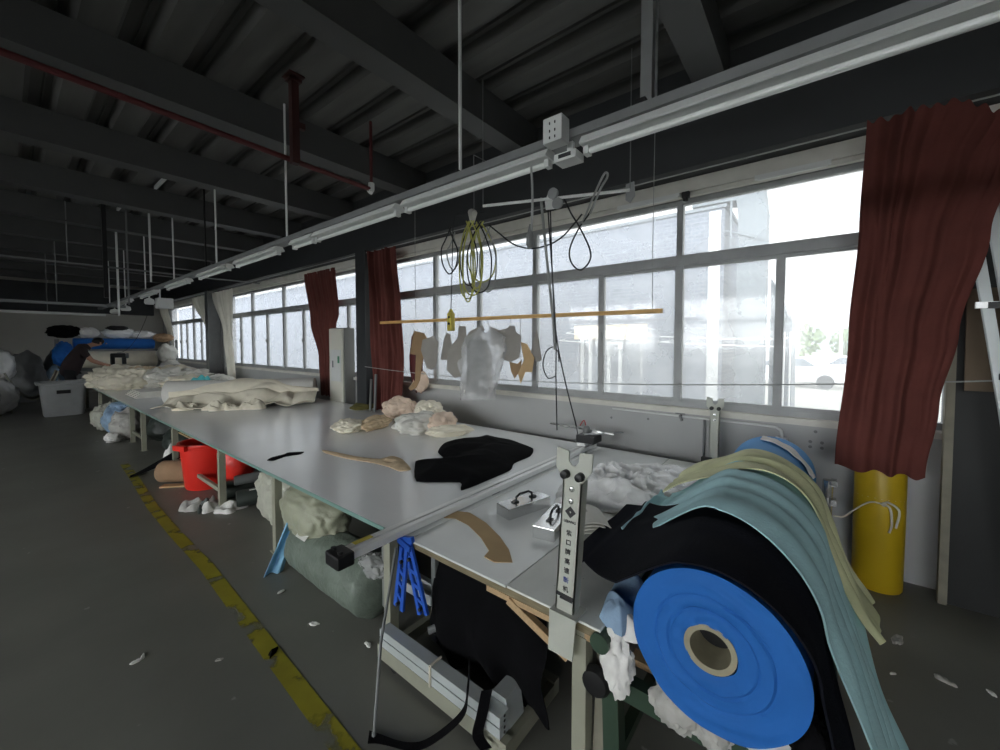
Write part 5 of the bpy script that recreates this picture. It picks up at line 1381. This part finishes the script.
for k, (x0, y0, x1, y1, z, r, mm, lab) in enumerate(((1.42, 4.52, 2.3, 4.3, .09, .085, 'darkroll', 'dark green wrapped roll lying crosswise on the floor'), (1.42, 4.85, 2.3, 4.72, .10, .095, 'darkroll', 'dark wrapped roll lying crosswise nearer the red bin'), (1.45, 4.66, 2.3, 4.5, .24, .05, 'tray', 'thin grey roll lying on top of the two dark rolls'))):
    b = MB(); a, c = Vector((x0, y0, z)), Vector((x1, y1, z)); b.tube([a, a.lerp(c, .02), a.lerp(c, .98), c], [r * .9, r, r, r * .9], 24); tag(b.build('wrapped_roll', M[mm], smooth=True), lab, 'roll', 'rolls under the table')
b = MB(); b.sheet(6, 6, lambda u, v: (1.52 + .22 * u, 4.69 - .06 * u - .02 + .101 * math.cos(2.6 - v * 1.0) + .0, .10 + .0975 * math.sin(2.6 - v * 1.0)) if False else (1.52 + .22 * u, 4.50 - .055 * u + .0875 * math.cos(2.9 - v), .09 + .0875 * math.sin(2.9 - v)), .001); tag(b.build('paper_sheet', M['paper'], smooth=True), 'white paper sheet stuck on the dark green wrapped roll', 'paper')
# rag heap farther along
for k, (x, y, z, rx, ry, rz_, mm, lab) in enumerate(((1.32, 9.35, .26, .22, .22, .26, 'greyrag', 'big bag of grey rags nearest, under the table'), (1.28, 9.9, .28, .24, .26, .28, 'bluerag', 'dusty blue bag of rags in the middle under the table'), (1.22, 10.5, .27, .24, .28, .27, 'woven', 'pale bag of rags farthest under the table'), (1.34, 9.7, .56, .2, .25, .07, 'bluerag', 'small blue bag squeezed below the table top'), (1.12, 9.2, .08, .12, .12, .08, 'ragwhite', 'little white rag bundle at the foot of the bags'))):
    blob('rag_bag', (x, y, z), (rx, ry, rz_), 60 + k, M[mm], lab, 'bag', 'bags of rags under the far table', amp=.25, sc=3, flat=.05, sub=4)
blob('dark_bag', (1.72, 8.5, .25), (.3, .35, .24), 70, M['darkroll'], 'dark bag under the table beside the bags of rags', 'bag', amp=.15, sub=4)
blob('dark_bag', (1.7, 7.4, .22), (.3, .4, .21), 71, M['darkroll'], 'dark bag under the table behind the black cloth', 'bag', amp=.15, sub=4)
# ------------------------------------------------------------------ far left of the room
tu = thing('grey_tub', 'large grey plastic tub standing in the aisle before the worker', 'tub', (.86, 13.75, 0))
b = MB(); bm = b.bm
def rect_ring(hx, hy, z, n=8):
    pts = []
    r = .10
    for cx, cy, a0_ in ((hx - r, hy - r, 0), (-hx + r, hy - r, 90), (-hx + r, -hy + r, 180), (hx - r, -hy + r, 270)):
        for i in range(n): a = math.radians(a0_ + 90 * i / (n - 1)); pts.append(bm.verts.new((.86 + cx + r * math.cos(a), 13.75 + cy + r * math.sin(a), z)))
    return pts
rg = [rect_ring(*q) for q in ((.30, .24, .03), (.31, .25, 0), (.32, .26, .02), (.37, .31, .72), (.42, .36, .73), (.42, .36, .78), (.36, .30, .78), (.30, .24, .05))]
for A, B in zip(rg, rg[1:]):
    for i in range(len(A)): bm.faces.new((A[i], A[(i + 1) % len(A)], B[(i + 1) % len(A)], B[i]))
bm.faces.new(rg[0]); bm.faces.new(rg[-1])
b.build('tub', M['greyplastic'], tu, smooth=True, angle=.5)
b = MB(); b.box(.74, 13.40, .52, .96, 13.425, .60, bev=.008); b.box(.78, 13.395, .56, .84, 13.40, .60); b.build('handle', M['black'], tu)
hm = thing('canvas_trolley', 'brown canvas sling trolley standing left of the grey tub', 'trolley', (.42, 15.2, 0))
b = MB(); b.sheet(24, 10, lambda u, v: (.02 + .85 * u, 14.9 + .8 * v, .28 + .68 * abs(2 * u - 1) ** 2.0), .01); b.build('sling', M['tanboard'], hm, smooth=True)
for y in (14.88, 15.72):
    b = MB(); b.tube([(.02 + .85 * u / 16, y, .29 + .68 * abs(2 * u / 16 - 1) ** 2.0) for u in range(17)], .018, 8); b.build('rim', M['legpaint'], hm)
for x in (.1, .8):
    for y in (14.9, 15.7):
        b = MB(); b.tube([(x, y, 0), (x, y, .7)], .02, 8); b.build('leg', M['legpaint'], hm)
for k, (x, y, z, rx, ry, rz_, mm, lab) in enumerate(((-.12, 14.9, .42, .35, .5, .42, 'filmover', 'pale plastic sack at the left edge of the view, lower'), (-.12, 15.3, 1.1, .32, .5, .45, 'filmover', 'pale plastic sack at the left edge of the view, upper'), (-.45, 14.2, .4, .4, .45, .4, 'filmover', 'pale plastic sack left of the others'), (.35, 17.3, .70, .45, .5, .70, 'tray', 'grey cloth covered heap behind the canvas trolley'), (1.15, 18.3, .8, .42, .5, .8, 'tray', 'grey covered heap behind the worker'), (-.75, 17.6, .7, .5, .6, .7, 'bale', 'grey-green heap against the far wall at the left'))):
    blob('plastic_sack' if mm == 'filmover' else 'covered_heap', (x, y, z), (rx, ry, rz_), 80 + k, M[mm], lab, 'sack' if mm == 'filmover' else 'heap', 'heaps at the far left', amp=.2, sc=2, flat=.03, sub=4)
# long rolls on a rack behind the table
rk = thing('roll_rack', 'steel rack behind the table end holding the long fabric rolls', 'rack', (2.4, 16.4, 0))
for x in (.95, 3.5):
    for y in (16.1, 16.8):
        b = MB(); b.box(x - .025, y - .025, 0, x + .025, y + .025, 1.78); b.build('upright', M['tray'], rk)
for z in (.95, 1.50):
    for y in (16.1, 16.8):
        b = MB(); b.box(.976, y - .02, z - .06, 3.474, y + .02, z); b.build('beam', M['tray'], rk)
for z, r, y, mm, x0, x1, lab in ((1.21, .25, 16.42, 'cream', 1.25, 3.05, 'long cream fabric roll on the rack behind the worker'), (1.66, .155, 16.36, 'bluefabric', 1.25, 3.0, 'long blue fabric roll on the rack above the cream one')):
    b = MB(); b.tube([(x0, y, z), (x0 + .02, y, z), (x1 - .02, y, z), (x1, y, z)], [r * .92, r, r, r * .92], 32); t = tag(b.build('long_roll', M[mm], smooth=True), lab, 'roll')
for k, (x, y, z, rx, ry, rz_, mm, lab) in enumerate(((1.05, 16.1, 1.35, .22, .3, .35, 'bluefabric', 'blue plastic bag on the rack behind the worker'), (1.0, 16.3, .85, .25, .3, .25, 'bluerag', 'dusty blue bag low on the rack behind the worker'), (1.1, 16.4, 2.0, .35, .3, .18, 'blackcloth', 'black bag on top of the rack at its left end'), (1.55, 16.4, 1.98, .25, .25, .15, 'ragwhite', 'white bag on top of the rack, left'), (2.2, 16.4, 1.98, .35, .25, .16, 'filmover', 'white film heap on top of the rack, middle'), (2.75, 16.4, 1.94, .3, .25, .12, 'filmover', 'white film heap on top of the rack, right'), (2.15, 16.2, 2.12, .25, .08, .07, 'black', 'black strap arching over the white film heap on the rack'), (3.25, 16.0, 1.35, .25, .25, .3, 'offwhite', 'pale bundle at the right end of the rack'), (3.3, 15.8, .9, .28, .25, .25, 'greyrag', 'grey bundle low at the right end of the rack'), (3.2, 16.2, 1.85, .25, .25, .14, 'brown', 'brown bundle on top of the rack at its right end'))):
    blob('stored_bundle', (x, y, z), (rx, ry, rz_), 90 + k, M[mm], lab, 'bundle', 'bundles stored on the far rack', amp=.2, sc=2.5, sub=4)
# worker
def skin_body(name, joints, edges, radii, m, parent, sub=2, root=0):
    me = bpy.data.meshes.new(name); o0 = wloc(parent)
    me.from_pydata([Vector(j) - o0 for j in joints], edges, []); me.update()
    o = bpy.data.objects.new(name, me); COL.objects.link(o); o.parent = parent
    md = o.modifiers.new('skin', 'SKIN'); sv = me.skin_vertices[0].data
    for i, r in enumerate(radii):
        sv[i].radius = r if isinstance(r, tuple) else (r, r)
        sv[i].use_root = i == root
    md.use_smooth_shade = True
    s_ = o.modifiers.new('sub', 'SUBSURF'); s_.levels = sub; s_.render_levels = sub
    dg = bpy.context.evaluated_depsgraph_get()
    m2 = bpy.data.meshes.new_from_object(o.evaluated_get(dg))
    o.modifiers.clear(); o.data = m2; m2.materials.clear(); m2.materials.append(m)
    for p in m2.polygons: p.use_smooth = True
    return o
PX_, PY_ = 1.06, 14.35
wk = thing('person', 'person in a dark shirt bending over the garments at the far table', 'person', (PX_, PY_, 0))
j = [(1.02, PY_, .98), (1.06, PY_, 1.18), (1.18, PY_, 1.42), (1.30, PY_, 1.56), (1.42, PY_ - .01, 1.63), (1.53, PY_ - .02, 1.67), (1.60, PY_ - .02, 1.70),
     (1.24, PY_ + .19, 1.48), (1.42, PY_ + .24, 1.24), (1.64, PY_ + .12, 1.13), (1.73, PY_ + .10, 1.10),
     (1.24, PY_ - .19, 1.48), (1.40, PY_ - .24, 1.22), (1.62, PY_ - .14, 1.12), (1.71, PY_ - .12, 1.09),
     (1.02, PY_ + .10, .92), (1.06, PY_ + .12, .50), (1.00, PY_ + .12, .09), (1.12, PY_ + .13, .04),
     (1.02, PY_ - .10, .92), (1.07, PY_ - .12, .50), (1.01, PY_ - .12, .09), (1.13, PY_ - .13, .04)]
e = [(0, 1), (1, 2), (2, 3), (3, 4), (4, 5), (5, 6), (2, 7), (7, 8), (8, 9), (9, 10), (2, 11), (11, 12), (12, 13), (13, 14), (0, 15), (15, 16), (16, 17), (17, 18), (0, 19), (19, 20), (20, 21), (21, 22)]
r_ = [(.09, .12), (.09, .12), (.10, .14), (.075, .085), .055, (.085, .075), (.075, .07), .07, .05, .036, .028, .07, .05, .036, .028, .09, .065, .045, .04, .09, .065, .045, .04]
body_ = skin_body('body', j, e, r_, M['skin'], wk)
# shirt and trousers as clothing over the body
skin_body('shirt', [(.98, PY_, .80), (1.05, PY_, 1.12), j[2], (1.28, PY_, 1.55), j[7], (1.36, PY_ + .225, 1.32), j[11], (1.34, PY_ - .225, 1.30), (1.39, PY_, 1.63)], [(0, 1), (1, 2), (2, 3), (2, 4), (4, 5), (2, 6), (6, 7), (3, 8)], [(.17, .20), (.17, .20), (.175, .20), (.15, .15), .092, .066, .088, .066, .07], M['shirt'], wk)
skin_body('trousers', [(1.06, PY_, 1.14), j[15], j[16], (1.0, PY_ + .12, .12), j[19], j[20], (1.01, PY_ - .12, .12)], [(0, 1), (1, 2), (2, 3), (0, 4), (4, 5), (5, 6)], [(.15, .18), .108, .08, .07, .108, .08, .07], M['trousers'], wk)
b = MB(); bm = b.bm; bmesh.ops.create_icosphere(bm, subdivisions=4, radius=1)
for v in bm.verts:
    n = v.co.copy(); k_ = 1.0 if (n.x * .75 - n.z * .3) < .25 else .86
    v.co = Vector((1.545 + n.x * .122 * k_, PY_ - .02 + n.y * .088 * k_, 1.715 + n.z * .10 * k_))
b.build('hair', M['hair'], wk, smooth=True)
for s_ in (-1, 1):
    b = MB(); b.lathe([(.004, -.006), (.010, 0), (.004, .006)], (1.668, PY_ - .02 + s_ * .028, 1.672), 'X', 10); b.build('eye', M['ink'], body_)
    b = MB(); b.lathe([(.006, -.012), (.02, 0), (.006, .012)], (1.57, PY_ - .02 + s_ * .083, 1.68), 'Y', 12); b.build('ear', M['skin'], body_)
b = MB(); b.tube([(1.672, PY_ - .02, 1.68), (1.695, PY_ - .02, 1.655), (1.675, PY_ - .02, 1.65)], [.008, .012, .008], 8); b.build('nose', M['skin'], body_)
b = MB(); b.tube([(1.664, PY_ - .045, 1.63), (1.672, PY_ - .02, 1.628), (1.664, PY_ + .005, 1.63)], .004, 6); b.build('mouth', M['redpaint'], body_)
for s_, hx, hy, hz in ((1, 1.73, PY_ + .10, 1.10), (-1, 1.71, PY_ - .12, 1.09)):
    jj = [(hx - .03, hy, hz), (hx + .04, hy, hz - .005)]; ee = [(0, 1)]; rr = [(.02, .03), (.016, .038)]
    for f_, (dy, ln) in enumerate(((-.030, .055), (-.010, .07), (.010, .075), (.029, .06))):
        q = len(jj); jj += [(hx + .055, hy + dy, hz - .006), (hx + .055 + ln * .55, hy + dy, hz - .016), (hx + .055 + ln * .9, hy + dy, hz - .04)]
        ee += [(1, q), (q, q + 1), (q + 1, q + 2)]; rr += [.010, .009, .008]
    q = len(jj); jj += [(hx + .0, hy - s_ * .04, hz - .01), (hx + .035, hy - s_ * .06, hz - .025)]; ee += [(0, q), (q, q + 1)]; rr += [.011, .009]
    skin_body('hand', jj, ee, rr, M['skin'], body_)
sm = thing('sewing_machine', 'black cutting machine standing on the garment heaps in front of the worker', 'machine', (1.95, 14.9, 1.0))
b = MB(); b.box(1.80, 14.80, ZT, 2.14, 15.0, ZT + .40, bev=.02); b.box(1.82, 14.82, 1.045, 1.90, 14.98, 1.36, bev=.02); b.box(1.82, 14.83, 1.28, 2.12, 14.97, 1.40, bev=.03); b.box(2.05, 14.85, 1.10, 2.13, 14.95, 1.30, bev=.01); b.build('body', M['black'], sm)
b = MB(); b.lathe([(.02, -.02), (.07, -.02), (.07, .02), (.02, .02)], (2.16, 14.9, 1.33), 'X', 20); b.build('hand_wheel', M['tray'], sm)
wire = MB(); wire.tube(wave_between((1.95, 14.9, 1.41), (2.6, 14.7, 2.55), .3, 16), .006, 6); tag(wire.build('cable', M['blackwire']), 'thin black cable swagging above the black machine at the far table', 'cable')
# ------------------------------------------------------------------ litter on the floor
for k, (p, s_, m, lab) in enumerate((((0.383,2.723,0.000), .035, 'paper', 'white paper scrap on the bare floor left of the yellow line'), ((0.413,2.738,0.000), .03, 'paper', 'smaller white paper scrap beside the first one left of the yellow line'), ((0.656,2.401,0.000), .025, 'greyrag', 'grey scrap just left of the yellow line'), ((0.852,2.231,-0.000), .045, 'blackcloth', 'black rag lying on the yellow line'), ((1.096,2.277,0.000), .04, 'paper', 'white scrap at the foot of the wrapped bale'), ((1.108,2.748,0.000), .035, 'paper', 'white scrap at the far end of the wrapped bale'), ((1.201,1.884,-0.000), .035, 'paper', 'white scrap at the foot of the table leg by the bale'), ((3.062,-0.392,0.000), .07, 'greyrag', 'grey rag on the floor beyond the teal cloth'), ((2.832,-0.527,0.000), .05, 'greyrag', 'dark wisp of thread on the floor at the right'), ((2.729,-0.340,0.000), .02, 'paper', 'tiny white scrap on the floor right of the teal cloth'), ((2.861,-0.688,0.000), .03, 'paper', 'white scrap on the floor at the lower right'))):
    s_ *= .75; heap('floor_scrap', p[0], p[1], 0, s_, s_ * .45, s_ * .4 if s_ > .03 else .006, 110 + k, M[m], rot=k * 1.3, label=lab, cat='scrap', group='scraps on the floor', sc=20, amp=.6, nr=6, ns=24)
